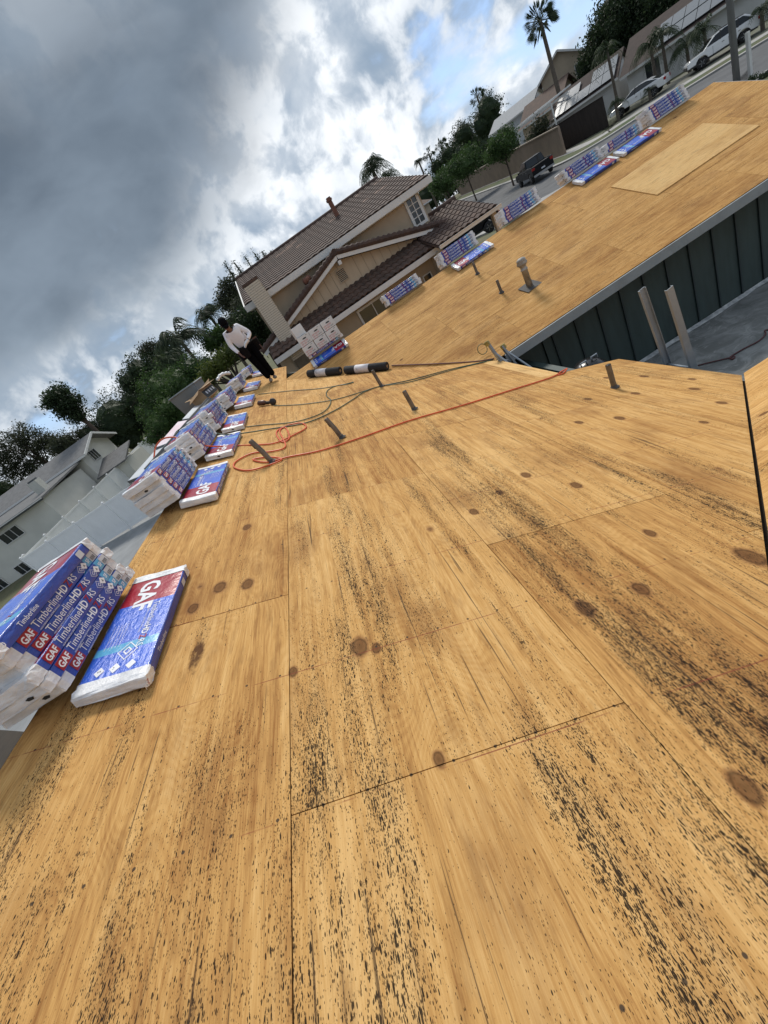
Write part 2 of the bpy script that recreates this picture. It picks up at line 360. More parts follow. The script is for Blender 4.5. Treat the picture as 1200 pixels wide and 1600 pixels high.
def sheet(poly, zf, along, m, name='plywood_sheet', lift=0.0, normal=None, gap=.0018, th=.015, offs=(0, 0)):
    """one plywood sheet: plan polygon lifted to the roof plane; along = 'x' or 'y' grain"""
    if len(poly) < 3: return
    A = sum(poly[i][0]*poly[(i+1) % len(poly)][1]-poly[(i+1) % len(poly)][0]*poly[i][1] for i in range(len(poly)))/2
    if abs(A) < .0004: return
    if A < 0: poly = poly[::-1]
    q = list(poly)
    for i in range(len(poly)):                       # shrink for the joint
        a, b = poly[i], poly[(i+1) % len(poly)]; L = math.hypot(b[0]-a[0], b[1]-a[1])
        if L < 1e-4: continue
        n = ((b[1]-a[1])/L, -(b[0]-a[0])/L); q = clip(q, n, n[0]*a[0]+n[1]*a[1]-gap)
        if len(q) < 3: return
    tilt = (rs.uniform(-.0012, .0012), rs.uniform(-.0012, .0012)); cx = sum(p[0] for p in q)/len(q); cy = sum(p[1] for p in q)/len(q)
    top = [Vector((p[0], p[1], zf(p[0], p[1]) + lift + rs.uniform(0, .002) + tilt[0]*(p[0]-cx) + tilt[1]*(p[1]-cy))) for p in q]
    N = (top[1]-top[0]).cross(top[2]-top[0]).normalized()
    mb = MB(); mb.prism(top, -N*th); me = mb.mesh(name, m)
    ul = me.uv_layers.new(name='deck')
    for lp in me.loops:
        co = me.vertices[lp.vertex_index].co
        ul.data[lp.index].uv = (co.x*KS, co.y) if along == 'y' else (co.y*KS, co.x)
    return link(name, me, house)
# main slope, five rows of sheets, grain along the ridge
zmf = lambda x, y: zm(x)
rows = [XR, -.886, .252, 1.391, 2.532, XE1]
starts = [2.04-2.44*2, .83-2.44*2, 1.97-2.44*2, 1.45-2.44*2, .2-2.44*2]
for i in range(5):
    y = starts[i]
    while y < 15:
        poly = [(rows[i], y), (rows[i+1], y), (rows[i+1], y+2.44), (rows[i], y+2.44)]
        poly = clip(poly, (1, -1), .03)                       # near valley
        poly = clip(poly, (0, 1), 14.2)
        if i == 0: poly = clip(poly, (0, 1), 14.2)
        else: poly = clip(poly, (1, 1), 2.88+7.27)            # far valley
        new = False
        if i == 4 and y + 2.44 > 5.46:
            a = clip(list(poly), (0, 1), 5.46); sheet(a, zmf, 'y', PLY)
            poly = clip(clip(poly, (0, -1), -5.46), (1, 0), XE2); new = True
        sheet(poly, zmf, 'y', PLYN if new else PLY)
        y += 2.44
# narrow fresh strip along the notch
# back slope of the main roof
zb = lambda x, y: zm(XR) - SL*(XR-x)
for i in range(4):
    for j in range(-2, 5):
        x0 = XR-.05-1.141*i; y0 = 1.0+2.44*j - (1.22 if i % 2 else 0)
        sheet(clip([(x0-1.141, y0), (x0, y0), (x0, y0+2.44), (x0-1.141, y0+2.44)], (0, 1), 14.2), zb, 'y', PLYW)
# far wing, front slope, grain along its ridge
zwf = lambda x, y: zw(y)
yr = [YW, YW+1.141, YW+2.282, YW+3.42, YWR]
st2 = [1.1, .3, -.6, 1.6]
for i in range(4):
    x = st2[i]-4.88
    while x < XWR:
        poly = [(x, yr[i]), (x+2.44, yr[i]), (x+2.44, yr[i+1]), (x, yr[i+1])]
        poly = clip(poly, (-1, -1), -(2.88+7.27)); poly = clip(poly, (1, 0), XWR)
        sheet(poly, zwf, 'x', PLYW if not (i == 1 and 7.0 < x < 7.0) else PLYN)
        x += 2.44
# lighter sheet laid over the others
a_, b_, c_, d_ = [on_wing(*q, .02) for q in ((950, 295), (1016, 313), (1180, 203), (1100, 198))]
sheet([(7.50, 8.76), (9.80, 8.76), (9.80, 9.93), (7.50, 9.93)], zwf, 'x', PLYN, lift=.017)
# wing back slope
zwb = lambda x, y: zw(YWR)-SL*(y-YWR)
for i in range(3):
    for j in range(6):
        x0 = -1.2+2.44*j-(1.2 if i % 2 else 0); y0 = YWR+.05+1.141*i
        sheet(clip([(x0, y0), (x0+2.44, y0), (x0+2.44, y0+1.141), (x0, y0+1.141)], (1, 0), XWR), zwb, 'x', PLYW)
# near wing, slope falling away from us
znf = lambda x, y: zn(y)
for i in range(5):
    for j in range(-2, 4):
        y1 = YN-1.141*i; x0 = 3.4+2.44*j-(1.2 if i % 2 else 0)
        poly = clip([(x0, y1-1.141), (x0+2.44, y1-1.141), (x0+2.44, y1), (x0, y1)], (-1.0, 1.0), -.03-.022)
        sheet(poly, znf, 'x', PLY, lift=.012)
# dark sheets added below the deck, their colour standing in for attic shade
mb = MB()
def slab(poly, zf, dz, t, m=mb):
    top = [Vector((p[0], p[1], zf(*p)-dz)) for p in poly]; m.prism(top, (0, 0, -t))
slab([(XR-.02, -2.0), (-.0, -.0), (XE1-.08, 3.68), (XE1-.08, 5.42), (XE2-.06, 5.42), (XE2-.06, 7.2), (-1, 11.0), (-1, 14.15), (XR-.02, 14.15)], zmf, .022, .09)
slab([(2.75, YW+.06), (XWR-.06, YW+.06), (XWR-.06, YWR-.02), (-.95, YWR-.02)], zwf, .022, .09)
slab([(XR-.07, -2.0), (XR-.07, 14.15), (XR-4.5, 14.15), (XR-4.5, -2.0)], zb, .022, .09)
slab([(-1, YWR+.05), (XWR-.06, YWR+.05), (XWR-.06, 14.5), (-1, 14.5)], zwb, .022, .09)
slab([(XE1, 3.6), (0.05, 0), (-2, -2), (8.2, -2), (8.2, 3.6)], znf, .022, .09)
slab([(-.3, -.18), (3.60, 3.72), (3.60, 3.2), (.4, -.35)], zmf, .035, .05)
mb.prism([(XR-.05, -1.5, zm(XR)-.05), (XR-2.4, -1.5, zm(XR)-.62), (XR-2.4, 3.3, zm(XR)-.62), (XR-.05, 1.62, zm(XR)-.05)], (0, 0, -.05))  # dark strip added past the ridge to stand in for shade there
o = hpart(mb, 'dark_underlay', DARKUNDER); fix_normals(o)
# fascia boards
mb = MB(); mb.box(((2.95+XWR)/2, YW-.022, ZW-.085-.012), (XWR-2.95, .04, .17)); hpart(mb, 'fascia_board', TRIM)
mb = MB(); mb.box((XE1-.03, (YN+5.46)/2, ZN-.012-.085), (.04, 5.46-YN-.05, .17)); hpart(mb, 'fascia_board', TRIM)
mb = MB(); mb.box((XE2-.03, (5.48+7.2)/2, zm(XE2)-.012-.085), (.04, 7.2-5.48, .17)); hpart(mb, 'fascia_board', TRIM)
mb = MB(); mb.box(((XE1+8.2)/2+.03, YN-.03, ZN-.097), (8.2-XE1-.06, .04, .17)); hpart(mb, 'fascia_board', TRIM)
mb = MB()
mb.prism([(XWR+.002, YW, zw(YW)-.014), (XWR+.002, YWR, zw(YWR)-.014), (XWR+.002, YWR, zw(YWR)-.2), (XWR+.002, YW, zw(YW)-.2)], (.04, 0, 0))
mb.prism([(XWR+.002, YWR, zw(YWR)-.014), (XWR+.002, 14.5, zwb(0, 14.5)-.014), (XWR+.002, 14.5, zwb(0, 14.5)-.2), (XWR+.002, YWR, zw(YWR)-.2)], (.04, 0, 0))
o = hpart(mb, 'rake_board', TRIM); fix_normals(o)
# walls round the court: one teal panel between each pair of battens
YWALL, ZS = 7.95, -4.60
TEALD = mat('teal batten paint', (.024, .038, .040), .5, var=.2)
SOFF = mat('soffit paint', (.16, .18, .19), .7, var=.2)
xs = [4.17 + .507*i for i in range(15)]
xprev = 3.95
for x in xs:
    mb = MB(); mb.box(((xprev+x)/2, YWALL+.015, (ZS-2.70)/2), (x-xprev-.012, .03, abs(ZS+2.70))); hpart(mb, 'wall_panel', TEAL)
    mb = MB(); mb.box((x, YWALL-.006, (ZS-2.70)/2), (.03, .045, abs(ZS+2.70))); hpart(mb, 'batten', TEALD)
    xprev = x
mb = MB(); mb.box((7.6, (YW+YWALL)/2+.01, -2.735), (7.4, YWALL-YW-.02, .03)); hpart(mb, 'soffit', SOFF)
# inner walls that stay in shadow and the rest of the body
mb = MB()
mb.box((3.4, 5.9, -3.85), (.12, 4.2, 1.6)); mb.box((3.7, YWALL+.1, -3.7), (.5, .12, 2.0))
o = hpart(mb, 'wall', TEAL)
mb = MB(); mb.box((3.35+2.4, 3.1, -3.85), (4.9, .12, 1.6)); hpart(mb, 'wall', TEAL)
mb = MB(); mb.box((XWR-.35, 11.2, -3.7), (.12, 6.4, 1.9)); mb.prism([(XWR-.36, 8.0, -2.76), (XWR-.36, 14.2, -2.76), (XWR-.36, YWR, -1.5)], (.1, 0, 0)); o = hpart(mb, 'wall', TEAL); fix_normals(o)
mb = MB(); mb.box((2.5, 14.1, -3.7), (17, .12, 1.9)); hpart(mb, 'wall', TEAL)
mb = MB(); mb.box((-5.9, 6.2, -3.6), (.12, 16, 2.1)); hpart(mb, 'wall', TEAL)
mb = MB(); mb.prism([(-5.9, 13.9, -2.7), (2.0, 13.9, -2.7), (XR, 13.9, zm(XR)-.13)], (0, .1, 0)); o = hpart(mb, 'wall', TEAL); fix_normals(o)
# white flaking strip along the wall foot
FLAKE = mat('flaking white sealant', (.62, .62, .60), .8, col2=(.30, .31, .31), vs=7, bump=.6, bs=25)
mb = MB(); n = 60; top = []; rs2 = random.Random(3)
for i in range(n+1):
    x = 3.98+7.2*i/n; w = .085+.035*mnoise.noise((x*2.2, 0, 0))+rs2.uniform(-.012, .012)
    top.append((x, YWALL-.03-w))
mb.add([(x, YWALL-.02, ZS+.05) for x, y in top]+[(x, y, ZS+.012) for x, y in top], [(i, i+1, n+2+i, n+1+i) for i in range(n)])
hpart(mb, 'foot_flashing', FLAKE)
# ------------------------------------------------------------------ terrain
def grid_mesh(name, x0, x1, y0, y1, step, m, dz=0.0, keep=None, kind='structure', **kw):
    nx, ny = int(round((x1-x0)/step)), int(round((y1-y0)/step)); mb = MB()
    vs = [(x0+i*step, y0+j*step, g(x0+i*step, y0+j*step)+dz) for j in range(ny+1) for i in range(nx+1)]
    mb.add(vs, [(j*(nx+1)+i, j*(nx+1)+i+1, (j+1)*(nx+1)+i+1, (j+1)*(nx+1)+i) for j in range(ny) for i in range(nx)])
    return mb.build(name, m, None, True, kind=kind, **kw)
GRASS = mat('dry lawn', (.075, .09, .035), .95, col2=(.13, .115, .06), vs=.5, bump=.8, bs=18)
ASPH = mat('asphalt', (.105, .108, .112), .9, var=.3, vs=.8, bump=.5, bs=30)
CONC = mat('pale concrete', (.38, .37, .35), .85, var=.25, vs=1.2, bump=.3, bs=30, dirt=.2)
def ground():
    mb = MB(); xs = [-1500, -600, -250, -120]+[-90+5*i for i in range(37)]+[120, 250, 600, 1500]; ys = [-800, -200, -60]+[-20+5*i for i in range(29)]+[160, 260, 600, 1500]
    vs = [(x, y, g(x, y)) for y in ys for x in xs]; nx = len(xs)
    mb.add(vs, [(j*nx+i, j*nx+i+1, (j+1)*nx+i+1, (j+1)*nx+i) for j in range(len(ys)-1) for i in range(nx-1)])
    return mb.build('ground', GRASS, None, True, kind='structure', label='dry lawn and bare earth around the houses')
ground()
def slab_mat():
    M = bpy.data.materials.new('grey coated patio roof'); M.use_nodes = True; k = NT(M.node_tree); b = k.n['Principled BSDF']
    tc = k.node('ShaderNodeTexCoord').outputs['Object']
    w = k.v('ADD', tc, k.v('SCALE', k.noise(tc, 1.5, 3, .5, col=True), .8))
    n1 = k.noise(w, 2.0, 8, .65, 1.2); n2 = k.noise(k.v('MULTIPLY', w, (1, 4, 1)), 4.0, 6, .6)
    c = k.mix(k.mr(n1, .38, .62), (.17, .175, .165), (.30, .305, .295)); c = k.mix(k.mr(n2, .56, .68, 0, .6), c, (.42, .42, .40))
    c = k.mix(k.mr(k.noise(tc, .9, 5), .5, .7, 0, .6), c, (.11, .12, .115))
    k.put(b.inputs['Base Color'], c); b.inputs['Roughness'].default_value = .6
    return M
mb = MB(); mb.box((7.6, 5.6, ZS-.09), (8.0, 4.7, .18)); tag(mb.build('patio_slab', slab_mat()), 'grey scuffed patio slab at the foot of the teal wall', kind='structure')
# ------------------------------------------------------------------ shingle bundles
BLUE = mat('blue printed film', (.040, .135, .66), .3, var=.12, vs=5, bump=.9, bs=15, stretch=(1, 2.2, 1), coat=.3)
NAVY = mat('navy printed film', (.020, .066, .37), .34, var=.15, vs=5, bump=.9, bs=20, stretch=(.7, 1, 2), coat=.3)
RED = mat('red printed film', (.36, .010, .030), .3, var=.15, vs=5, bump=.5, bs=22, coat=.3)
CYAN = mat('cyan printed film', (.10, .38, .62), .3, bump=.4, bs=22, coat=.3)
FLAP = mat('white film end', (.78, .79, .80), .4, col2=(.60, .61, .63), vs=9, bump=1.0, bs=16, stretch=(1, 1, 2.2), coat=.15)
PRINT = mat('white print', (.78, .79, .82), .35)
PALEP = mat('pale label print', (.55, .57, .60), .4)
BLACK = mat('black print', (.012, .012, .014), .5)
_txt = {}
def text_geo(s, size, bold=0.0, sx=1.0):
    key = (s, size, bold, sx)
    if key not in _txt:
        cu = bpy.data.curves.new('t', 'FONT'); cu.body = s; cu.size = size; cu.offset = bold*size; cu.resolution_u = 2; cu.fill_mode = 'FRONT'
        ob = bpy.data.objects.new('t', cu); COL.objects.link(ob); bpy.context.view_layer.update()
        me = bpy.data.meshes.new_from_object(ob)
        bm = bmesh.new(); bm.from_mesh(me); bmesh.ops.dissolve_limit(bm, angle_limit=.02, verts=bm.verts, edges=bm.edges)
        bmesh.ops.triangulate(bm, faces=bm.faces); bm.to_mesh(me); bm.free()
        vs = [(v.co.x*sx, v.co.y) for v in me.vertices]; fs = [tuple(p.vertices) for p in me.polygons]
        bpy.data.objects.remove(ob); bpy.data.curves.remove(cu); bpy.data.meshes.remove(me)
        x0 = min(v[0] for v in vs); vs = [(v[0]-x0, v[1]) for v in vs]
        _txt[key] = (vs, fs, max(v[0] for v in vs))
    return _txt[key]
BL, BW, BT = 1.0, .335, .062
def crumple(seed):
    o = Vector((seed*13.1, seed*7.7, seed*3.3))
    def f(p, amp=.0035):
        return Vector(p) + Vector((0, mnoise.noise(Vector(p)*Vector((6, 9, 9)).x*.0 + Vector((p[0]*5, p[1]*8, p[2]*8))+o)*amp, mnoise.noise(Vector((p[0]*5, p[1]*8, p[2]*8))-o)*amp*1.3))
    return f
def ring_pts(w, h, r=.007):
    hw, hh = w/2, h/2; out = []
    edge_n = {0: 2, 1: 5, 2: 2, 3: 5}
    corners = [(hw-r, -hh+r, -90), (hw-r, hh-r, 0), (-hw+r, hh-r, 90), (-hw+r, -hh+r, 180)]
    for ci, (cy, cz, a0) in enumerate(corners):
        for a in (a0, a0+45, a0+90): out.append((cy+r*math.cos(R_(a)), cz+r*math.sin(R_(a))))
        # points along the next side
        nx = corners[(ci+1) % 4]; n = 2 if ci in (0, 2) else 5
        a1 = a0+90; p = (cy+r*math.cos(R_(a1)), cz+r*math.sin(R_(a1))); q = (nx[0]+r*math.cos(R_(nx[2])), nx[1]+r*math.sin(R_(nx[2])))
        for j in range(1, n): out.append((p[0]+(q[0]-p[0])*j/n, p[1]+(q[1]-p[1])*j/n))
    return out
def bundle_meshes(seed):
    """print layout: long axis X, printed front edge -Y, top +Z, bottom at z=0"""
    f = crumple(seed); C0 = Vector((0, 0, BT/2)); rr = random.Random(seed)
    xs = [-.42, -.385, -.35, -.315, -.27, -.215, -.16, -.10, -.04, .02, .08, .14, .19, .25, .30, .36, .42]
    P = ring_pts(BW, BT); n = len(P); vs = []; fs = []; mi = []
    for x in xs: vs += [f((x, p[0], p[1]))+C0 for p in P]
    for i in range(len(xs)-1):
        xm = (xs[i]+xs[i+1])/2
        for j in range(n):
            j2 = (j+1) % n; y = (P[j][0]+P[j2][0])/2; z = (P[j][1]+P[j2][1])/2
            fs.append((i*n+j, i*n+j2, (i+1)*n+j2, (i+1)*n+j))
            if abs(y) > BW/2-.0075: m = 3 if .295 < xm < .35 and y < 0 else 1
            elif z > 0: m = 2 if xm < -.16 else (3 if .19 < xm < .25 else 0)
            else: m = 1
            mi.append(m)
    mb = MB(); mb.v = [tuple(v) for v in vs]; mb.f = [list(q) for q in fs]; mb.mi = mi
    wrap = mb.mesh('wrapper', [BLUE, NAVY, RED, CYAN], True)
    ends = []
    for sgn in (-1, 1):
        mb = MB(); st = [(.42, .0025), (.445, .002), (.468, .003), (.488, .001), (.499, -.001), (.5025, -.007)]; vs = []
        for (x, gro) in st:
            Q = ring_pts(BW+gro*2, BT+gro*2)
            for (py, pz) in Q:
                p = f((sgn*x, py, pz), .0035 if x < .43 else .006)+C0
                if x > .44: p += Vector((rr.uniform(-.004, .004), rr.uniform(-.0035, .0035), rr.uniform(-.0035, .0035)))
                if p.z < 0: p.z = .001
                vs.append(p)
        fs = []
        for i in range(len(st)-1):
            for j in range(n):
                q = (i*n+j, i*n+(j+1) % n, (i+1)*n+(j+1) % n, (i+1)*n+j); fs.append(q if sgn > 0 else q[::-1])
        k0 = (len(st)-1)*n; cap = tuple(range(k0, k0+n)); fs.append(cap if sgn > 0 else cap[::-1])
        mb.add(vs, fs); tz = BT*.5
        x = sgn*.5065; yy = rr.uniform(-.10, .10)                     # small torn hole
        if (seed+sgn) % 3 == 0: mb.add([(x, yy-.022, tz+.004), (x, yy+.0, tz+.012), (x, yy+.02, tz+.006), (x, yy+.012, tz-.006), (x, yy-.012, tz-.009)], [(0, 1, 2, 3, 4)], 1)
        ends.append(mb.mesh('end_flap', [FLAP, BLACK], False))
    mb = MB()
    def put(geo, place, m=0):
        vs, fs, w = geo; mb.add([place(*v) for v in vs], fs, m)
    top = lambda x0, y0: (lambda a, b: f((x0+a, y0+b, BT/2))+C0+Vector((0, 0, .0022)))
    front = lambda x0, z0: (lambda a, b: f((x0+a, -BW/2, z0+b))+C0+Vector((0, -.0022, 0)))
    back = lambda x0, z0: (lambda a, b: f((x0-a, BW/2, z0+b))+C0+Vector((0, .0022, 0)))
    def word(fn, x, y, parts, m=0):
        for s, size, bold, mm in parts:
            ge = text_geo(s, size, bold); put(ge, fn(x, y), mm); x += ge[2]+size*.10
        return x
    word(top, -.392, -.075, [('GAF', .165, .028, 0)])
    word(top, -.135, .055, [('Timberline', .050, .0, 0), ('HD', .050, .022, 0), ('Z', .050, .015, 2), ('RS', .050, .0, 0)])
    word(top, -.13, .03, [('HIGH DEFINITION LIFETIME SHINGLES', .0155, 0, 0)])
    for i in range(5): word(top, .02, -.05-.018*i, [('lay over clean dry deck and nail as shown', .0115, 0, 0)])
    def diamond(fn, x, y, r, w, m=0, solid=False):
        o = [(x+r*1.25, y), (x, y+r), (x-r*1.25, y), (x, y-r)]
        if solid: put((o, [(0, 1, 2, 3)], 0), fn(0, 0), m); return
        r2 = r-w; q = [(x+r2*1.25, y), (x, y+r2), (x-r2*1.25, y), (x, y-r2)]
        put((o+q, [(i, (i+1) % 4, 4+(i+1) % 4, 4+i) for i in range(4)], 0), fn(0, 0), m)
    diamond(top, .265, .02, .052, .006); diamond(top, .265, .02, .024, .009)
    for i in range(3):
        diamond(top, .372, -.085+.075*i, .026, .01, 0, True)
        put(text_geo('S' if i < 1 else 'A', .025, .02), top(.364, -.094+.075*i), 1)
    # front long edge
    put(([(-.385, -.024), (-.285, -.024), (-.285, .026), (-.385, .026)], [(0, 1, 2, 3)], 0), front(0, 0), 2)
    put(text_geo('GAF', .046, .03), front(-.376, -.015), 0); 
    # raise the letters of the square a hair
    mb.v[-len(text_geo('GAF', .046, .03)[0]):] = [(v[0], v[1]-.0012, v[2]) for v in mb.v[-len(text_geo('GAF', .046, .03)[0]):]]
    x = word(front, -.268, -.012, [('Timberline', .056, .0, 0), ('HD', .056, .024, 0), ('Z', .056, .02, 2), ('RS', .056, .0, 0)])
    word(front, -.262, -.028, [('HIGH DEFINITION LIFETIME SHINGLES', .0115, 0, 0)])
    diamond(front, x+.065, .0, .027, .003); diamond(front, x+.065, .0, .012, .004)
    diamond(front, .275, .0, .024, .01, 0, True); put(text_geo('A', .022, .02), front(.268, -.008), 1)
    mb.v[-len(text_geo('A', .022, .02)[0]):] = [(v[0], v[1]-.0012, v[2]) for v in mb.v[-len(text_geo('A', .022, .02)[0]):]]
    put(text_geo('SF', .034, .02), front(.315, -.012), 0)
    put(([(.352, -.027), (.416, -.027), (.416, .026), (.352, .026)], [(0, 1, 2, 3)], 0), front(0, 0), 3)
    for i in range(7):
        a = .359+i*.007; put(([(a, -.022), (a+.002+.002*(i % 2), -.022), (a+.002+.002*(i % 2), .002), (a, .002)], [(0, 1, 2, 3)], 0), (lambda A, B: front(0, 0)(A, B)+Vector((0, -.0012, 0))), 1)
    # back long edge: small rows
    word(back, .30, -.012, [('Timberline', .036, 0, 0), ('HD', .036, .02, 0), ('Z', .036, .015, 2), ('RS', .036, 0, 0)])
    put(([(-.3, -.02), (-.36, -.02), (-.36, .02), (-.3, .02)], [(3, 2, 1, 0)], 0), (lambda A, B: f((A, BW/2, B))+C0+Vector((0, .0022, 0))), 3)
    let = mb.mesh('printed_lettering', [PRINT, BLACK, RED, PALEP])
    return wrap, ends, let
BVAR = [bundle_meshes(s) for s in (1, 2, 3, 4)]
rb = random.Random(11)
ORD = ['first', 'second', 'third', 'fourth', 'fifth', 'sixth', 'seventh']
def bundle(M, label, group, var=None):
    w, e, l = BVAR[rb.randrange(4) if var is None else var]
    t = empty('shingle_bundle', M=M, label=label, cat='shingle bundle', group=group)
    link('wrapper', w, t); link('end_flap', e[0], t); link('end_flap', e[1], t); link('printed_lettering', l, t, kind='stuff')
    return t
def frame(o, x, z):
    x = Vector(x).normalized(); z = Vector(z); z = (z-x*z.dot(x)).normalized(); y = z.cross(x)
    M = Matrix((x, y, z)).transposed().to_4x4(); M.translation = Vector(o); return M
NM, NB_, NWF = Vector((SL, 0, 1)).normalized(), Vector((-SL, 0, 1)).normalized(), Vector((0, -SL, 1)).normalized()
GM, GW = 'shingle bundles along the main ridge', 'shingle bundles along the far wing ridge'
WHICH = ['nearest', 'second nearest', 'third nearest', 'fourth nearest', 'fifth nearest', 'stack by the roofer', 'farthest']
#       y centre, red end towards -1 camera / +1 away, stacked, rotation jitter, lean of the far stack
MAIN = [(2.10, +1, 6, .02, .0), (4.33, -1, 5, .0, .0), (5.75, -1, 5, .02, .0), (7.10, -1, 5, -.02, .0), (8.95, -1, 4, .0, .0), (11.0, -1, 4, .03, .0), (13.55, -1, 3, -.02, .0)]
for i, (yc, sg, n, rj, _) in enumerate(MAIN):
    ax = Vector((math.sin(rj), -sg*math.cos(rj), 0)); x0 = -1.668
    M = frame((x0, yc, zm(x0)+.017), (ax.x, ax.y, -SL*ax.x), NM)
    bundle(M, 'blue bundle with a red end lying flat before the %s main-ridge stack' % (WHICH[i] if i != 5 else 'sixth nearest'), GM, 0 if i == 0 else None)
    base = Vector((-1.785-BW/2, yc-.02, zm(XR)+.034))
    lean = Vector((.02, .06, 1)).normalized()
    for j in range(n):
        a = rb.uniform(-.034, .034)+rj; o = base + lean*(BT*1.01*j) + Vector((rb.uniform(-.022, .022)+.006*j, rb.uniform(-.035, .035)-.012*j, 0))
        rev = (j == n-1 and i == 0)
        M = frame(o, (math.sin(-a)*(-1 if rev else 1), math.cos(a)*(-1 if rev else 1), 0), lean)
        pos = 'topmost' if j == n-1 else ORD[j]
        bundle(M, ('%s bundle up the %s stack on the main ridge, its long printed edge showing' % (pos, WHICH[i] if i != 5 else 'sixth nearest')).replace('topmost bundle up', 'topmost bundle of'), GM)
# on the ridge of the far wing: (x of near end, length dir angle, n stacked, flat: None/'l'/'r')
WING = [('stack behind the cartons', .375, 1, 'r'), ('stack by the white-framed window', 2.72, 4, None), ('stack above the small vents', 4.36, 5, 'l'), ('stack before the black parked suv', 6.12, 5, None),
        ('stack below the black pickup', 7.85, 4, 'r'), ('stack over the far kerb', 8.93, 3, 'r'), ('stack at the street end', 10.16, 5, None)]
for i, (wh, xc, n, fl) in enumerate(WING):
    ye = YWR-.02 if i else 10.98
    if fl:
        yc = (10.99 if i == 0 else 10.93)-.14
        dx = {2: .12, 4: .02, 5: .05}.get(i, 0)
        M = frame((xc+dx, yc, zw(yc)+.017), (1, 0, 0) if fl == 'l' else (-1, 0, 0), NWF)
        bundle(M, 'blue bundle with a red end lying flat under the %s' % wh, GW)
    for j in range(n):
        a = rb.uniform(-.03, .03); yy = ye+.13 + (.02*j if i else .03*j); zz = zw(YWR)-.02+BT*1.01*j
        if i == 0: yy = ye+.10; zz = zw(10.98)+.075
        M = frame((xc+rb.uniform(-.02, .02), yy, zz+.045), (math.cos(a), math.sin(a), 0), (0, .12, 1))
        bundle(M, '%s bundle from the deck in the wing-ridge %s' % (ORD[j], wh), GW)
# white cartons of ridge caps on the first wing bundle
CARD = mat('white carton board', (.66, .66, .65), .6, var=.12, vs=4, bump=.2, bs=30)
KRAFT = mat('brown cardboard', (.36, .23, .12), .75, var=.2, vs=4, bump=.2, bs=30)
PINKP = mat('faded red print', (.55, .20, .20), .6)
def carton(o, ang, label, w=.325, h=.225, d=.32, group='white cartons on the wing ridge', marks=True):
    t = empty('carton', M=frame(o, (math.cos(ang), math.sin(ang), 0), (0, .10, 1)), label=label, cat='carton', group=group)
    mb = MB(); mb.box((0, 0, h/2), (w, d, h)); b = mb.build('carton_body', CARD, t)
    bv = b.modifiers.new('b', 'BEVEL'); bv.width = .006; bv.segments = 2
    mb = MB(); y = -d/2-.0015
    if marks:
        mb.add([(.055*math.cos(a)+.01, y, h*.66+.016*math.sin(a)) for a in [2*math.pi*i/14 for i in range(14)]], [tuple(range(14))], 0)
        for r_ in range(3):
            vs, fs, wd = text_geo('HIP RIDGE'[:9-2*r_], .044, .02); mb.add([(-.13+a, y, h*.36-.05*r_+b_) for a, b_ in vs], fs, 1)
        vs, fs, wd = text_geo('25 FT', .034, .01); mb.add([(.03+a, y, h*.14+b_) for a, b_ in vs], fs, 0)
        vs, fs, wd = text_geo('caps', .03, .0); mb.add([(.06+a, y, h*.84+b_) for a, b_ in vs], fs, 0)
        mb.build('carton_print', [BLACK, PINKP], t, kind='stuff')
    mb = MB(); mb.box((0, 0, h+.0008), (.05, d*.98, .0012)); mb.build('packing_tape', mat('packing tape', (.45, .42, .36), .25), t)
    return t
cz = zw(10.98)+.20
for r_ in range(2):
    for c_ in range(3):
        carton((.375-.335+.335*c_+.01*r_, 11.0+.03*r_, cz+.232*r_), rb.uniform(-.03, .03),
               'white carton with oval handle hole, %s in the %s carton row' % (['chimney end', 'middle', 'window end'][c_], ['lower', 'upper'][r_]))
carton((.02, 11.05, cz+.464), .22, 'plain white carton standing alone on top of the carton rows', w=.28, h=.24, d=.2, marks=False)
# ------------------------------------------------------------------ vents
PIPE = mat('galvanised grey pipe', (.20, .18, .155), .55, metal=.3, var=.45, vs=9, bump=.4, bs=60, dirt=.5)
LEAD = mat('dull lead flashing', (.07, .065, .06), .6, var=.4, vs=8)
BVENT = mat('weathered flue', (.42, .41, .38), .6, col2=(.22, .20, .17), vs=7, bump=.3)
def vent(x, y, zf, h, r, n, tilt=0.0, lab=None):
    c = Vector((x, y, zf)); mb = MB()
    mb.tube([c-Vector((0, 0, .05)), c+Vector((tilt*.3, 0, h*.5)), c+Vector((tilt, 0, h))], r, 14, caps=False)
    mb.tube([c+Vector((tilt, 0, h)), c+Vector((tilt*.9, 0, h-.1))], r*.82, 14, 1, caps=True)
    v = mb.build('vent_pipe', [PIPE, BLACK], house, True)
    mb = MB(); M = frame(c, (1, 0, 0), n).to_3x3(); 
    mb.lathe([(r*1.9, .004), (r*1.7, .010), (r*1.15, .016), (r*1.08, .04), (r*1.02, .041)], 14, c, M)
    mb.build('pipe_collar', LEAD, v, True)
for (x, y, h, t) in ((-1.05, 4.64, .33, -.04), (-.25, 4.91, .30, -.03), (.75, 5.40, .29, 0), (.73, 7.45, .33, 0), (2.72, 4.25, .30, 0)): vent(x, y, zm(x), h, .030, NM, t)
for (x, y, h) in ((4.16, 10.11, .27), (4.03, 9.02, .26)): vent(x, y, zw(y), h, .030, NWF)
c = Vector((4.45, 8.66, zw(8.66))); mb = MB()
mb.lathe([(.062, -.05), (.062, .33), (.072, .33), (.072, .35), (.062, .352), (.062, .40), (.085, .43), (.102, .44), (.105, .47), (.088, .50), (.092, .505), (.090, .535), (.05, .56)], 20, c)
v = mb.build('flue_vent', BVENT, house, True)
mb = MB(); M = frame(c, (1, .15, 0), NWF).to_3x3(); mb.box(c+NWF*.006, (.36, .30, .008), M); mb.build('flue_flashing', LEAD, v)
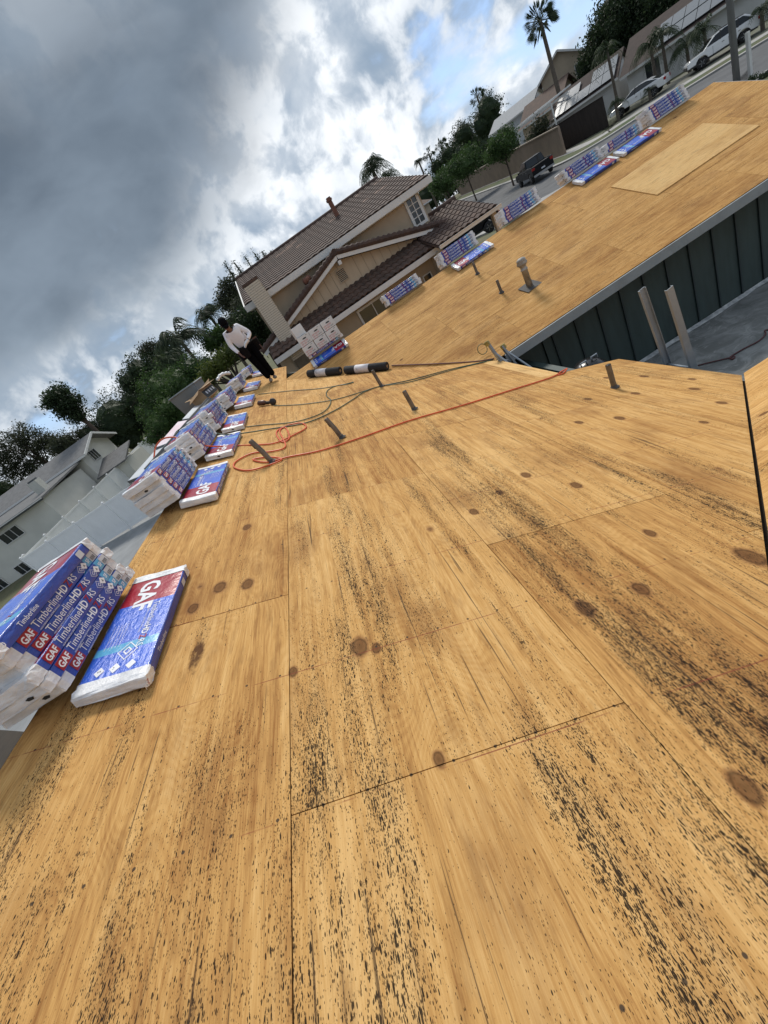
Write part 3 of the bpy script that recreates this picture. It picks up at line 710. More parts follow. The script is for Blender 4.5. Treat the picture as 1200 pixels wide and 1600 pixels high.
# ------------------------------------------------------------------ felt rolls on the valley
FELT = mat('black roofing felt', (.022, .023, .026), .85, var=.3, vs=20, bump=.4, bs=80)
PAPER = mat('white paper band', (.66, .65, .68), .6, var=.06, vs=6)
def roll(a, b, label):
    a, b = Vector(a), Vector(b); d = (b-a).normalized(); r = .088; L = (b-a).length
    t = empty('felt_roll', a, label=label, cat='felt roll', group='felt rolls on the valley')
    t['group'] = 'felt rolls on the valley'
    M = frame((0, 0, 0), d, (0, 0, 1)).to_3x3() @ Matrix(((0, 0, 1), (1, 0, 0), (0, 1, 0)))
    mb = MB(); mb.lathe([(.03, .02), (.034, 0), (r-.004, 0), (r, .006), (r, L-.006), (r-.004, L), (.034, L), (.03, L-.02)], 28, (0, 0, 0), M); mb.build('felt', FELT, t, True)
    mb = MB(); mb.lathe([(r-.002, L*.27), (r+.0025, L*.271), (r+.0025, L*.60), (r-.002, L*.601)], 28, (0, 0, 0), M); pb = mb.build('paper_band', PAPER, t, True)
    mb = MB(); vs, fs, w = text_geo('30 LB', .05, .02)
    mb.add([d*(L*.33+.045*0+b_)+Vector((0, 0, 0))+(Vector((0, -1, 0)) - d*d.dot(Vector((0, -1, 0)))).normalized()*((r+.004)*math.cos(.6-a_*9)) + Vector((0, 0, (r+.004)*math.sin(.6-a_*9))) for a_, b_ in [(q[0]*.5, q[1]*.5) for q in vs]], fs); mb.build('band_print', BLACK, pb)
    mb = MB(); 
    for q in (0, L):
        c = d*(q+(.0015 if q else -.0015)); u = Vector((0, 0, 1)); s_ = d.cross(u).normalized(); u = s_.cross(d)
        mb.add([c+(u*math.sin(t_)+s_*math.cos(t_))*.032 for t_ in [2*math.pi*i/12 for i in range(12)]], [tuple(range(12))])
    mb.build('roll_core', KRAFT, t)
def valley(x): return Vector((x, 10.15-x, zm(x)+.10))
roll(valley(-.32)+Vector((0, .06, 0)), valley(.34)+Vector((0, .06, 0)), 'black felt roll with white band lying on the valley, nearer the roofer')
roll(valley(.44)+Vector((0, .04, 0)), valley(1.20)+Vector((0, .04, 0)), 'black felt roll with white band lying on the valley, nearer the ladder')
# ------------------------------------------------------------------ hoses and cords
HGREEN = mat('green hose rubber', (.035, .085, .05), .45, var=.2)
HRED = mat('orange red hose', (.72, .11, .03), .4, var=.15)
HDARK = mat('dark red cord', (.10, .03, .03), .6)
def cord(name, pts, r, m, label, cat, n=8):
    mb = MB(); mb.tube(spline(pts, n), r, 7); return tag(mb.build(name, m, None, True), label, cat)
dk = lambda *q: [on_main(u, v, .016) for u, v in q]
over = [Vector((-2.75, 6.9, -.62)), Vector((-2.25, 6.5, -.42)), Vector((-1.9, 6.3, -.62)), Vector((-1.62, 6.15, -.83))]
cord('air_hose', over+dk((430, 669), (480, 660), (520, 643), (550, 625), (568, 613), (592, 604), (640, 594), (700, 578), (740, 569), (770, 562)), .009, HGREEN, 'green air hose crossing the deck from the ridge stacks to the ladder corner', 'hose')
cord('air_hose', dk((428, 634), (470, 632), (520, 625), (560, 614), (596, 603), (640, 597), (700, 580), (760, 565)), .008, HGREEN, 'thin green air hose running from the nail gun past the vent pipe', 'hose')
cord('air_hose', dk((404, 616), (450, 611), (500, 607), (535, 601), (552, 597), (545, 600), (525, 603), (512, 610), (510, 618), (517, 626), (510, 640), (490, 651), (455, 660), (410, 664), (385, 667)), .008, HGREEN, 'looped dark green hose curling behind the nail gun', 'hose')
o1 = [Vector((-2.55, 5.75, -.52)), Vector((-2.3, 5.65, -.36)), Vector((-2.05, 5.55, -.385)), Vector((-1.75, 5.45, -.70))]
cord('power_cable', o1+dk((372, 696), (400, 695), (430, 692), (458, 680), (478, 668), (470, 661), (448, 665), (432, 675), (440, 690), (452, 684), (446, 668), (437, 674), (446, 697), (425, 705), (395, 708), (370, 720), (366, 730), (385, 735), (410, 730), (440, 718), (420, 714), (395, 718), (418, 722), (450, 714), (500, 704), (560, 685), (640, 657), (720, 634), (800, 609), (860, 590), (878, 580), (886, 576), (880, 583), (872, 586)), .0098, HRED, 'orange cord tangled by the nearest vent pipe and stretched across the deck', 'cord')
cord('valley_line', [on_wing(u, v, .02) for u, v in ((612, 571), (680, 568.5), (740, 565), (772, 560.5))], .012, HDARK, 'dark red line lying along the valley beyond the felt rolls', 'cord')
mb = MB(); pts = [at_z(u, v, ZS+.02) for u, v in ((1090, 571), (1110, 566), (1140, 559), (1148, 557), (1145, 561), (1141, 558), (1160, 546), (1185, 533), (1196, 522), (1196, 516), (1215, 513))]
tag((lambda m_: (m_.tube(spline(pts, 6), .012, 6), m_.build('power_cable', HDARK, None, True))[1])(mb), 'thin dark cord lying across the grey patio slab', 'cord')
# ------------------------------------------------------------------ nail gun
GUNB = mat('black tool rubber', (.02, .018, .017), .5); GUNM = mat('brown tool metal', (.10, .045, .03), .4, metal=.3, var=.3)
p = on_main(415, 634, 0.0); t = empty('nail_gun', M=frame(p, (.75, -.5, -SL*.75), NM), label='black and brown nail gun lying on the deck by the green hose', cat='nail gun')
mb = MB(); mb.lathe([(.03, -.13), (.05, -.11), (.05, 0), (.042, .02), (.03, .05)], 14, (-.02, 0, .06), Matrix.Rotation(R_(90), 3, 'Y')); mb.build('gun_head', GUNM, t, True)
mb = MB(); mb.box((.10, 0, .055), (.16, .045, .05)); b = mb.build('grip', GUNB, t); b.modifiers.new('b', 'BEVEL').width = .012
mb = MB(); mb.lathe([(.06, -.025), (.066, -.01), (.066, .02), (.055, .03)], 16, (.19, 0, .06), Matrix.Rotation(R_(80), 3, 'X')); mb.build('magazine', GUNB, t, True)
mb = MB(); mb.box((-.14, 0, .05), (.05, .03, .03)); mb.box((.02, .03, .03), (.10, .012, .03)); mb.build('nose', GUNM, t)
# ------------------------------------------------------------------ ladders
ALU = mat('aluminium', (.27, .315, .36), .6, metal=0, var=.15, vs=5, bump=.1)
YEL = mat('worn yellow rubber', (.40, .33, .10), .6, var=.4, vs=12)
def ladder_rail(a, b, out, parent):
    a, b = Vector(a), Vector(b); z = (b-a).normalized(); x = Vector(out); x = (x-z*x.dot(z)).normalized(); y = z.cross(x); L = (b-a).length
    M = Matrix((x, y, z)).transposed(); mb = MB(); c = (a+b)/2
    mb.box(c, (.008, .085, L), M); mb.box(c+y*.040+x*.016, (.03, .006, L-.002), M); mb.box(c-y*.040+x*.016, (.03, .006, L-.002), M)
    return mb.build('rail', ALU, parent)
A0, A1 = Vector((4.15, 5.0, ZS)), Vector((3.78, 4.90, -1.98)); off = Vector((.02, -.40, -.02))
t = empty('extension_ladder', label='aluminium ladder whose two bare rail ends rise above the court eave', cat='ladder')
d_ = (A1-A0).normalized()
ladder_rail(A0, A1, (0, -1, 0), t); ladder_rail(A0+off, A1+off, (0, 1, 0), t)
for i in range(7):
    q = A0+d_*(.3+.3*i)
    if q.z > -3.0: continue
    mb = MB(); mb.tube([q, q+off], .016, 10); mb.build('rung', ALU, t, True)
t = empty('stepladder', label='aluminium ladder with yellow rubber feet poking over the valley corner', cat='ladder')
B1, B1b = at_y(760, 535, 7.36), at_y(785, 540, 7.34); B0 = B1+Vector((.30, -.55, ZS-B1.z)); B0b = B1b+Vector((.36, -.55, ZS-B1b.z))
ladder_rail(B0, B1, (1, 0, 0), t); ladder_rail(B0b, B1b, (-1, 0, 0), t)
for q, dd in ((B1, (B1-B0)), (B1b, (B1b-B0b))):
    dd = dd.normalized(); mb = MB(); mb.beam(q-dd*.07, q+dd*.02, .045, .10); b = mb.build('rubber_foot', YEL, t); b.modifiers.new('b', 'BEVEL').width = .01
for i in range(8):
    f_ = .15+.10*i; a, b = B0.lerp(B1, f_), B0b.lerp(B1b, f_); mb = MB(); mb.tube([a, b], .017, 8); mb.build('rung', ALU, t, True)
for s_ in (0, 1):
    a, b = (B0.lerp(B1, .93), B0.lerp(B1, .70)+Vector((.1, -.35, 0))) if s_ == 0 else (B0b.lerp(B1b, .95), B0b.lerp(B1b, .7)+Vector((.12, -.35, 0)))
    mb = MB(); mb.beam(a, b, .03, .02); mb.build('brace', ALU, t)
mb = MB(); q = on_wing(757, 553, .02); mb.tube([q+Vector((.09*math.cos(a)+.0*a, .03*math.sin(a), .10+.09*math.sin(a))) for a in [2*math.pi*i/20 for i in range(21)]], .008, 6)
tag(mb.build('hose_coil', mat('olive hose', (.12, .13, .05), .5), None, True), 'small olive hose loop standing at the valley corner by the ladder feet', 'hose')
# kettle barbecue standing in the shaded corner of the court
t = empty('kettle_barbecue', (3.78, 6.45, ZS), label='black kettle barbecue with two bright handles in the dark court corner', cat='barbecue')
mb = MB(); K = mat('black enamel', (.012, .012, .013), .25)
mb.lathe([(.02, .86), (.05, .86), (.30, 1.05), (.34, 1.18), (.335, 1.2), (.30, 1.32), (.18, 1.44), (.05, 1.47), (.001, 1.47)], 24); mb.build('kettle', K, t, True)
for a in range(3):
    mb = MB(); aa = 2.1*a; mb.tube([(.12*math.cos(aa), .12*math.sin(aa), .95), (.32*math.cos(aa), .32*math.sin(aa), 0)], .014, 8); mb.build('leg', ALU, t, True)
for a in (-1, 1):
    mb = MB(); mb.tube([(a*.1-.05, -.1, 1.46), (a*.1-.05, -.1, 1.52), (a*.1+.05, -.1, 1.52), (a*.1+.05, -.1, 1.46)], .014, 8); mb.build('handle', ALU, t, True)
# ------------------------------------------------------------------ things beyond the ridge: flashing sheets, bin, box
WMET = mat('white painted metal sheet', (.70, .72, .74), .35, var=.08, vs=2, dirt=.1)
DARKM = mat('dark metal edge', (.05, .06, .07), .5)
PINK = mat('pinkish protective paper', (.66, .47, .52), .6, col2=(.72, .64, .68), vs=3)
def sheet_stack(cor, label, m, n, cat='metal sheet'):
    t = empty('flashing_sheet', label=label, cat=cat); cor = [Vector(c) for c in cor]
    nn = (cor[1]-cor[0]).cross(cor[2]-cor[0]).normalized(); nn = nn if nn.z > 0 else -nn
    mb = MB(); mb.prism(cor, -nn*.012*n); o = mb.build('sheet_face', m, t); fix_normals(o)
    mb = MB(); mb.beam(cor[0]-nn*.02, cor[1]-nn*.02, .03, .035, nn); mb.beam(cor[1]-nn*.02, cor[2]-nn*.02, .03, .03, nn); mb.build('folded_edge', DARKM, t); return t
def bk(x, y, h): return Vector((x, y, zm(XR)-SL*(XR-x)+h))
sheet_stack([at_x(200, 751, -2.75), at_x(231, 739, -2.32), at_x(266, 692, -2.32), at_x(244, 702, -2.75)], 'white metal flashing sheet leaning behind the second nearest ridge stack', WMET, 2)
sheet_stack([at_x(243, 699, -2.7), at_x(262, 692, -2.34), at_x(300, 655, -2.34), at_x(278, 659, -2.7)], 'pinkish paper-faced sheet leaning behind the third nearest ridge stack', PINK, 2)
sheet_stack([at_x(285, 655, -2.65), at_x(302, 652, -2.34), at_x(326, 628, -2.34), at_x(306, 632, -2.65)], 'small white sheet curled behind the ridge stacks under the green hose', WMET, 1)
a, b = at_x(231, 737, -2.27), at_x(327, 624, -2.27); mb = MB(); mb.beam(a, b, .10, .03); mb.beam(a+Vector((0, 0, .03)), b+Vector((0, 0, .03)), .02, .04)
tag(mb.build('drip_edge', mat('grey drip edge metal', (.16, .165, .16), .45, metal=.4)), 'long grey metal drip edge lying along the backs of the ridge stacks', 'metal strip')
GREYP = mat('grey plastic bin', (.16, .18, .19), .5, var=.1)
c = at_x(303, 622, -2.75); t = empty('storage_bin', c+Vector((0, 0, -.38)), label='grey plastic bin standing behind the ridge, under the open cardboard box', cat='bin')
mb = MB(); mb.add([(-.26, -.36, 0), (.26, -.36, 0), (.26, .36, 0), (-.26, .36, 0), (-.32, -.44, .62), (.32, -.44, .62), (.32, .44, .62), (-.32, .44, .62)], [(3, 2, 1, 0), (0, 1, 5, 4), (1, 2, 6, 5), (2, 3, 7, 6), (3, 0, 4, 7)]); mb.build('bin_body', GREYP, t)
mb = MB(); mb.box((0, 0, .63), (.68, .92, .04)); b = mb.build('bin_lid', GREYP, t); b.modifiers.new('b', 'BEVEL').width = .015
p = at_x(322, 618, -2.35); t = empty('cardboard_box', M=frame(p+Vector((0, 0, -.10)), (.35, .94, .0), (-.25, 0, 1)), label='open brown cardboard box with black printed side on the ridge stacks', cat='box')
mb = MB()
for (cc, sz) in (((0, -.17, .12), (.5, .006, .24)), ((0, .17, .12), (.5, .006, .24)), ((-.25, 0, .12), (.006, .334, .24)), ((.25, 0, .12), (.006, .334, .24)), ((0, 0, .004), (.5, .34, .006))): mb.box(cc, sz)
mb.build('box_body', KRAFT, t)
mb = MB(); mb.box((0, -.1745, .10), (.48, .002, .16)); 
for q in range(4): mb.box((-.12+.1*q, -.1765, .11), (.05, .002, .06), None, 1)
mb.build('box_print', [BLACK, PALEP], t, kind='stuff')
for (a, b) in (((0, -.17, .24), (0, -.30, .20)), ((0, .17, .24), (0, .30, .30)), ((-.25, 0, .24), (-.38, 0, .18)), ((.25, 0, .24), (.36, 0, .30))):
    a, b = Vector(a), Vector(b); mb = MB(); mb.beam(a, b, .5 if a.x == 0 else .33, .005, (0, 0, 1)); mb.build('box_flap', KRAFT, t)
mb = MB(); mb.box((.02, .02, .25), (.16, .12, .004), Matrix.Rotation(.3, 3, 'X')); mb.build('packing_slip', PRINT, t)
p = at_x(349, 587, -2.45); mb = MB(); mb.tube(spline([p+Vector((-.18, -.15, 0)), p+Vector((-.05, .0, .05)), p+Vector((.1, .12, .0)), p+Vector((.16, .2, -.06))], 6), [.045+.01*math.sin(i*1.7) for i in range(19)], 8)
tag(mb.build('crumpled_wrap', FLAP, None, True), 'crumpled white plastic wrap on the ridge beside the roofer', 'plastic wrap')
# ------------------------------------------------------------------ neighbour house beyond the far wing
STUC = mat('tan stucco', (.46, .375, .275), .9, var=.12, vs=1.2, bump=.4, bs=60)
BOARD = mat('cream board siding', (.47, .385, .275), .75, var=.10, vs=2.5, stretch=(2, 1, .4), dirt=.1)
WHITET = mat('white trim paint', (.66, .66, .64), .55, var=.10, vs=2)
TILE = mat('brown concrete roof tile', (.085, .050, .038), .85, col2=(.055, .034, .027), vs=1.5, bump=.3, bs=20, dirt=.15)
TILE2 = mat('pinkish replacement tile', (.22, .14, .105), .85, var=.2, vs=6)
TILE3 = mat('red brown roof tile', (.105, .060, .042), .85, col2=(.062, .040, .030), vs=2.5)
BRICKM = mat('cream painted brick', (.62, .56, .46), .85, var=.14, vs=5, bump=.4, bs=30, dirt=.12)
MORT = mat('grey mortar', (.17, .145, .11), .95, var=.2)
GLASS = mat('dark window glass', (.018, .024, .028), .08, spec=.6)
GLASSG = mat('greenish window glass', (.05, .08, .075), .10, spec=.6)
nb = empty('neighbour_house', label='tan two-storey house with brown tile roof and cream brick chimney', cat='house')
def P(name, mb, m, parent=nb, smooth=False, fix=False, **kw):
    o = mb.build(name, m, parent, smooth, **kw)
    if fix: fix_normals(o)
    return o
def tile_roof(a, b, c, parent, m=(TILE, TILE2), tw=.30, tl=.34, seed=1, pale=.0, amp=.038):
    """a=eave start, b=eave end, c=ridge above a; overlapping barrel-tile courses as real relief"""
    a, b, c = Vector(a), Vector(b), Vector(c); ex = (b-a).normalized(); ey = (c-a); L = ey.length; ey = ey.normalized(); n = ex.cross(ey).normalized()
    if n.z < 0: n = -n
    W = (b-a).length; nx = max(1, int(W/tw)); ny = max(1, int(L/tl)); mb = MB(); r = random.Random(seed); prof = [0, .55, 1, .55]
    palerow = {}
    for j in range(ny):
        y0, y1 = L*j/ny, L*(j+1)/ny+.02; vs = []; fs = []; mi = []
        for i in range(nx*4+1):
            h = prof[i % 4]*amp; x = W*i/(nx*4); o = a+ex*x
            vs += [o+ey*y0+n*(h+.032), o+ey*y1+n*(h+.004), o+ey*(y0+.001)+n*(h*.9)]
        run = 0
        for i in range(nx*4):
            p, q = i*3, (i+1)*3
            if i % 4 == 0:
                run = run-1 if run > 0 else (r.randint(1, 3) if r.random() < pale else 0)
            k = 1 if run > 0 else 0
            fs += [(p, q, q+1, p+1), (p+2, q+2, q, p)]; mi += [k, k]
        b0 = len(mb.v); mb.v += [tuple(v) for v in vs]; mb.f += [[b0+t for t in f_] for f_ in fs]; mb.mi += mi
    o = mb.build('roof_tile_courses', list(m), parent, kind='stuff'); return o
YU = 18.2
roofu = MB(); roofu.prism([(-1.11, YU, 1.02), (7.18, YU, 1.02), (7.10, 23.8, 2.40), (-1.05, 23.8, 2.40)], (0, 0, -.12)); ru = P('upper_roof', roofu, TILE, fix=True)
tile_roof((-1.11, YU, 1.04), (7.18, YU, 1.04), (-1.08, 23.8, 2.42), ru, seed=4, pale=.035, amp=.024)
mb = MB(); mb.tube([(-1.1, 23.8, 2.45), (7.15, 23.8, 2.45)], .10, 8); P('ridge_tiles', mb, TILE, ru, True)
mb = MB(); mb.prism([(-1.1, 23.8, 2.40), (7.14, 23.8, 2.40), (7.14, 29, 1.0), (-1.1, 29, 1.0)], (0, 0, -.1)); P('back_roof', mb, TILE, fix=True)
mb = MB(); mb.box((3.03, YU-.03, .915), (8.35, .05, .22)); P('fascia_board', mb, WHITET)
for x in (-1.13, 7.20):
    mb = MB(); mb.prism([(x, YU+.0, 1.03), (x, 23.8, 2.42), (x, 23.8, 2.2), (x, YU+.0, .81)], (.05 if x > 0 else -.05, 0, 0)); P('rake_board', mb, WHITET, fix=True)
mb = MB(); mb.box((2.95, 18.65, -1.85), (7.55, .1, 5.5)); mb.box((6.72, 23.6, -1.8), (.1, 9.8, 5.6)); mb.box((-.82, 23.6, -1.8), (.1, 9.8, 5.6))
mb.prism([(6.67, 18.7, .95), (6.67, 23.8, 2.3), (6.67, 28.6, .95)], (.09, 0, 0)); mb.prism([(-.87, 18.7, .95), (-.87, 23.8, 2.3), (-.87, 28.6, .95)], (.09, 0, 0))
P('upper_wall', mb, STUC, fix=True)
mb = MB(); mb.box((3.0, (YU+18.6)/2, .80), (8.1, .42, .03)); P('soffit', mb, WHITET)
def window(x0, x1, z0, z1, y, parent, nx=2, nz=3, fr=.09, gm=None, depth=.06, fm=None, ax='x'):
    """framed window on a wall facing -Y (or +X when ax='y')"""
    fm = fm or WHITET; gm = gm or GLASS; mb = MB()
    def bx(m_, u0, u1, v0, v1, d0, d1):
        c = ((u0+u1)/2, (d0+d1)/2, (v0+v1)/2); s = (u1-u0, d1-d0, v1-v0)
        if ax == 'y': c = (-(c[1]), c[0], c[2]); s = (s[1], s[0], s[2])
        m_.box(c, s)
    yy = y if ax == 'x' else -y
    bx(mb, x0-fr, x0, z0-fr, z1+fr, yy-depth, yy-.002); bx(mb, x1, x1+fr, z0-fr, z1+fr, yy-depth, yy-.002)
    bx(mb, x0, x1, z1, z1+fr, yy-depth, yy-.002); bx(mb, x0, x1, z0-fr, z0, yy-depth, yy-.002)
    w = mb.build('window', fm, parent)
    mb = MB(); bx(mb, x0, x1, z0, z1, yy-.02, yy-.004); mb.build('pane', gm, w)
    mb = MB()
    for i in range(1, nx): q = x0+(x1-x0)*i/nx; bx(mb, q-.018, q+.018, z0, z1, yy-.045, yy-.021)
    for i in range(1, nz): q = z0+(z1-z0)*i/nz; bx(mb, x0, x1, q-.015, q+.015, yy-.040, yy-.0215)
    if nx > 1 or nz > 1: mb.build('muntins', fm, w, kind='stuff')
    return w
window(6.16, 6.56, -.08, .80, 18.6, nb, 2, 4, .10)
# front gable with board siding
GX, GZ, GS = 2.73, .66, .305
yg = 18.0; zb = -.50
mb = MB(); mb.box((2.9, 18.3, -.30), (7.2, .5, .05)); P('gable_floor', mb, BOARD)
bx_ = -1.2; i = 0
while bx_ < 6.5:
    x1 = min(bx_+.345, 6.5); top = lambda x: GZ-.16-GS*abs(x-GX)
    if bx_ < GX < x1: poly = [(bx_, yg, zb), (x1, yg, zb), (x1, yg, top(x1)), (GX, yg, top(GX)), (bx_, yg, top(bx_))]
    else: poly = [(bx_, yg, zb), (x1-.012, yg, zb), (x1-.012, yg, top(x1)), (bx_, yg, top(bx_))]
    if max(top(bx_), top(x1)) > zb+.03:
        poly = [(p[0], p[1], max(p[2], zb)) for p in poly]
        mb = MB(); mb.prism(poly, (0, .03, 0)); P('siding_board', mb, BOARD, fix=True)
    bx_ = x1; i += 1
mb = MB(); mb.prism([(-1.2, yg+.035, zb), (6.5, yg+.035, zb), (GX, yg+.035, GZ-.17)], (0, .03, 0)); P('gable_backing', mb, MORT, fix=True)
for s_ in (-1, 1):
    a, b = Vector((GX, yg-.32, GZ-.07)), Vector((GX+s_*4.25, yg-.32, GZ-.07-GS*4.25)); mb = MB(); mb.beam(a, b, .05, .16, (0, 0, 1)); P('barge_board', mb, WHITET)
    p0, p1 = (GX, yg-.36, GZ+.04), (GX+s_*4.3, yg-.36, GZ+.04-GS*4.3)
    mb = MB(); mb.prism([(p0[0], yg-.36, p0[2]), p1, (p1[0], yg+.65, p1[2]), (p0[0], yg+.65, p0[2])], (0, 0, -.06)); gr = P('gable_roof', mb, TILE, fix=True)
    pts = [Vector(p0).lerp(Vector(p1), k/44)+Vector((0, .07, .03+.02*(k % 2))) for k in range(45)]
    mb = MB(); mb.tube(pts, [.105+.02*(k % 2) for k in range(45)], 8); P('rake_tiles', mb, TILE, gr)
mb = MB(); mb.tube([(GX, yg-.4, GZ+.10), (GX, yg+.7, GZ+.10)], .11, 8); P('gable_ridge', mb, TILE)
mb = MB(); mb.box((GX, yg-.22, GZ-.28), (.12, .34, .14)); P('beam_end', mb, WHITET)
vt = MB(); vt.box((2.62, yg-.02, .0), (.40, .03, .46)); vo = P('gable_vent', vt, BOARD)
for k in range(8):
    mb = MB(); mb.box((2.62, yg-.045, -.19+.055*k), (.34, .03, .018), Matrix.Rotation(.5, 3, 'X')); P('louver', mb, WHITET if k % 1 else BOARD, vo)
mb = MB(); mb.box((2.62, yg-.0365, .0), (.34, .004, .42)); P('vent_screen', mb, BLACK, vo)
# skirt roof below the gable and the projecting right part
mb = MB(); mb.prism([(-1.3, 16.92, -1.0), (6.0, 16.92, -1.0), (6.0, 18.1, -.46), (-1.3, 18.1, -.46)], (0, 0, -.08)); sk = P('skirt_roof', mb, TILE, fix=True)
tile_roof((-1.3, 16.9, -.98), (6.0, 16.9, -.98), (-1.3, 18.1, -.44), sk, m=(TILE3, TILE2), tw=.24, tl=.27, seed=9, amp=.05)
mb = MB(); mb.box((2.35, 16.87, -1.10), (7.3, .05, .18)); P('fascia_board', mb, WHITET)
mb = MB(); mb.box((2.35, 17.25, -1.17), (7.3, .7, .03)); P('soffit', mb, WHITET)
mb = MB(); mb.prism([(5.75, 16.1, -1.0), (8.12, 16.1, -1.0), (8.12, 19.2, -.15), (5.75, 19.2, -.15)], (0, 0, -.08)); rr_ = P('garage_roof', mb, TILE, fix=True)
tile_roof((5.75, 16.08, -.98), (8.15, 16.08, -.98), (5.75, 19.2, -.12), rr_, m=(TILE, TILE3), tw=.26, tl=.28, seed=12, amp=.05, pale=.15)
mb = MB(); mb.prism([(8.12, 16.1, -.98), (8.12, 19.2, -.13), (8.12, 19.2, -.3), (8.12, 16.1, -1.15)], (.05, 0, 0)); P('rake_board', mb, WHITET, fix=True)
mb = MB(); mb.tube([(6.75, 19.2, -.07), (8.2, 19.2, -.07)], .1, 8); P('ridge_tiles', mb, TILE, rr_, True)
mb = MB(); mb.add([(5.72, 16.03, -.99), (8.2, 16.03, -.99), (8.2, 15.93, -.99), (5.72, 15.93, -.99), (5.72, 16.03, -1.1), (8.2, 16.03, -1.1), (8.2, 15.95, -1.1), (5.72, 15.95, -1.1)], [(4, 5, 6, 7), (3, 2, 6, 7), (0, 1, 5, 4), (0, 3, 7, 4), (1, 2, 6, 5)]); mb.box((6.96, 15.92, -.99), (2.48, .02, .02)); P('gutter', mb, WHITET, fix=True)
mb = MB(); mb.box((2.3, 17.65, -2.9), (7.1, .1, 3.5)); mb.box((5.85, 17.0, -2.9), (.1, 1.3, 3.5)); mb.box((8.0, 16.3, -2.9), (.16, .16, 3.6)); P('lower_wall', mb, STUC)
window(2.42, 3.62, -2.3, -1.38, 17.6, nb, 2, 1, .08, GLASSG)
window(5.25, 5.55, -1.85, -1.66, 17.6, nb, 1, 1, .04)
# brick chimney, brick by brick
ch = MB(); ch.box((-.44, 17.75, -1.55), (.60, .50, 6.0)); cho = P('chimney', ch, MORT)
bm_ = MB(); bm_.box((0, 0, 0), (.20, .03, .062)); bme = bm_.mesh('brick', BRICKM); hm_ = MB(); hm_.box((0, 0, 0), (.095, .03, .062)); hme = hm_.mesh('brick', BRICKM)
sm_ = MB(); sm_.box((0, 0, 0), (.03, .225, .062)); sme = sm_.mesh('brick', BRICKM)
rbk = random.Random(2)
for k in range(40):
    z = 1.41-.073*k
    xs_ = [-.64, -.425, -.21] if k % 2 == 0 else None
    row = [(-.64, bme), (-.435, bme), (-.235, bme)] if k % 2 == 0 else [(-.695, hme), (-.54, bme), (-.335, bme), (-.185, hme)]
    for x, me in row:
        b = link('brick', me, cho); b.location = (x, 17.49+rbk.uniform(-.004, .004), z); b.rotation_euler = (0, rbk.uniform(-.01, .01), 0)
for k in range(26):
    for y in (17.63, 17.87):
        b = link('brick', sme, cho); b.location = (-.132+rbk.uniform(-.004, .004), y+(.06 if k % 2 else 0), 1.41-.073*k)
mb = MB(); mb.box((-.44, 17.75, 1.50), (.66, .56, .09)); P('chimney_cap', mb, TILE3, cho)
# terracotta flue and fallen ridge tiles
TERRA = mat('terracotta', (.20, .085, .055), .8, var=.25, vs=8)
mb = MB(); mb.box((4.30, 22.0, 2.22), (.17, .17, .80)); mb.box((4.30, 22.0, 2.64), (.24, .24, .08)); mb.box((4.30, 22.0, 2.71), (.18, .18, .07)); P('flue_stack', mb, TERRA)
mb = MB(); mb.tube([(1.25, 17.9, .52), (1.52, 18.0, .55)], .12, 10); P('loose_ridge_tile', mb, TERRA, None, True); bpy.data.objects['loose_ridge_tile'].parent = nb
mb = MB(); mb.tube([(5.0, 18.4, .0), (5.0, 18.4, .10)], .07, 10); P('roof_vent', mb, BLACK)
# ------------------------------------------------------------------ house on the lower lot to the left
GREEN = mat('pale green white stucco', (.62, .615, .56), .9, var=.10, vs=.8, bump=.3, bs=40)
GROOF = mat('grey shingle roof', (.165, .165, .165), .9, var=.25, vs=3, bump=.5, bs=18)
lh = empty('stucco_house', label='pale greenish stucco house with grey shingle roof and stubby chimney beyond the white fence', cat='house')
def Q(name, mb, m, parent=lh, **kw): o = mb.build(name, m, parent, **kw); fix_normals(o); return o
mb = MB(); mb.box((-29.5, 36.4, -3.2), (13.2, 6.8, 5.3)); Q('front_wall', mb, GREEN)
mb = MB(); mb.prism([(-37, 32.5, -.50), (-22.5, 32.5, -.50), (-22.5, 40.2, .02), (-37, 40.2, .02)], (0, 0, -.14)); Q('lower_roof', mb, GROOF)
mb = MB(); mb.box((-29.7, 32.46, -.60), (14.6, .06, .22)); Q('fascia_board', mb, mat('dark fascia', (.05, .055, .055), .6))
mb = MB(); mb.box((-29.7, 32.40, -.55), (14.6, .05, .07)); Q('drip_edge', mb, WHITET)
mb = MB(); mb.box((-30, 43.5, -2.4), (15.2, 6.6, 5.4)); mb.prism([(-22.42, 40.2, .29), (-22.42, 46.8, .29), (-22.42, 43.5, 1.25)], (-.1, 0, 0)); Q('rear_wall', mb, GREEN)
mb = MB(); mb.prism([(-40, 39.7, .18), (-21.6, 39.7, .18), (-21.6, 43.5, 1.42), (-40, 43.5, 1.42)], (0, 0, -.12)); Q('upper_roof', mb, GROOF)
mb = MB(); mb.prism([(-40, 43.5, 1.42), (-21.6, 43.5, 1.42), (-21.6, 47.3, .18), (-40, 47.3, .18)], (0, 0, -.12)); Q('upper_roof', mb, GROOF)
mb = MB(); mb.box((-31, 39.66, .10), (18.8, .06, .16)); Q('fascia_board', mb, WHITET)
for a, b in (((-21.57, 39.7, .12), (-21.57, 43.5, 1.36)), ((-21.57, 43.5, 1.36), (-21.57, 47.3, .12))):
    mb = MB(); mb.beam(a, b, .06, .2); Q('rake_board', mb, WHITET)
mb = MB(); mb.box((-23.9, 35.5, -1.5), (.75, .7, 4.4)); co = Q('chimney', mb, mat('cream chimney stucco', (.52, .52, .47), .9, var=.12))
mb = MB(); mb.box((-23.9, 35.5, .75), (.55, .5, .14)); Q('chimney_cap', mb, DARKM, co)
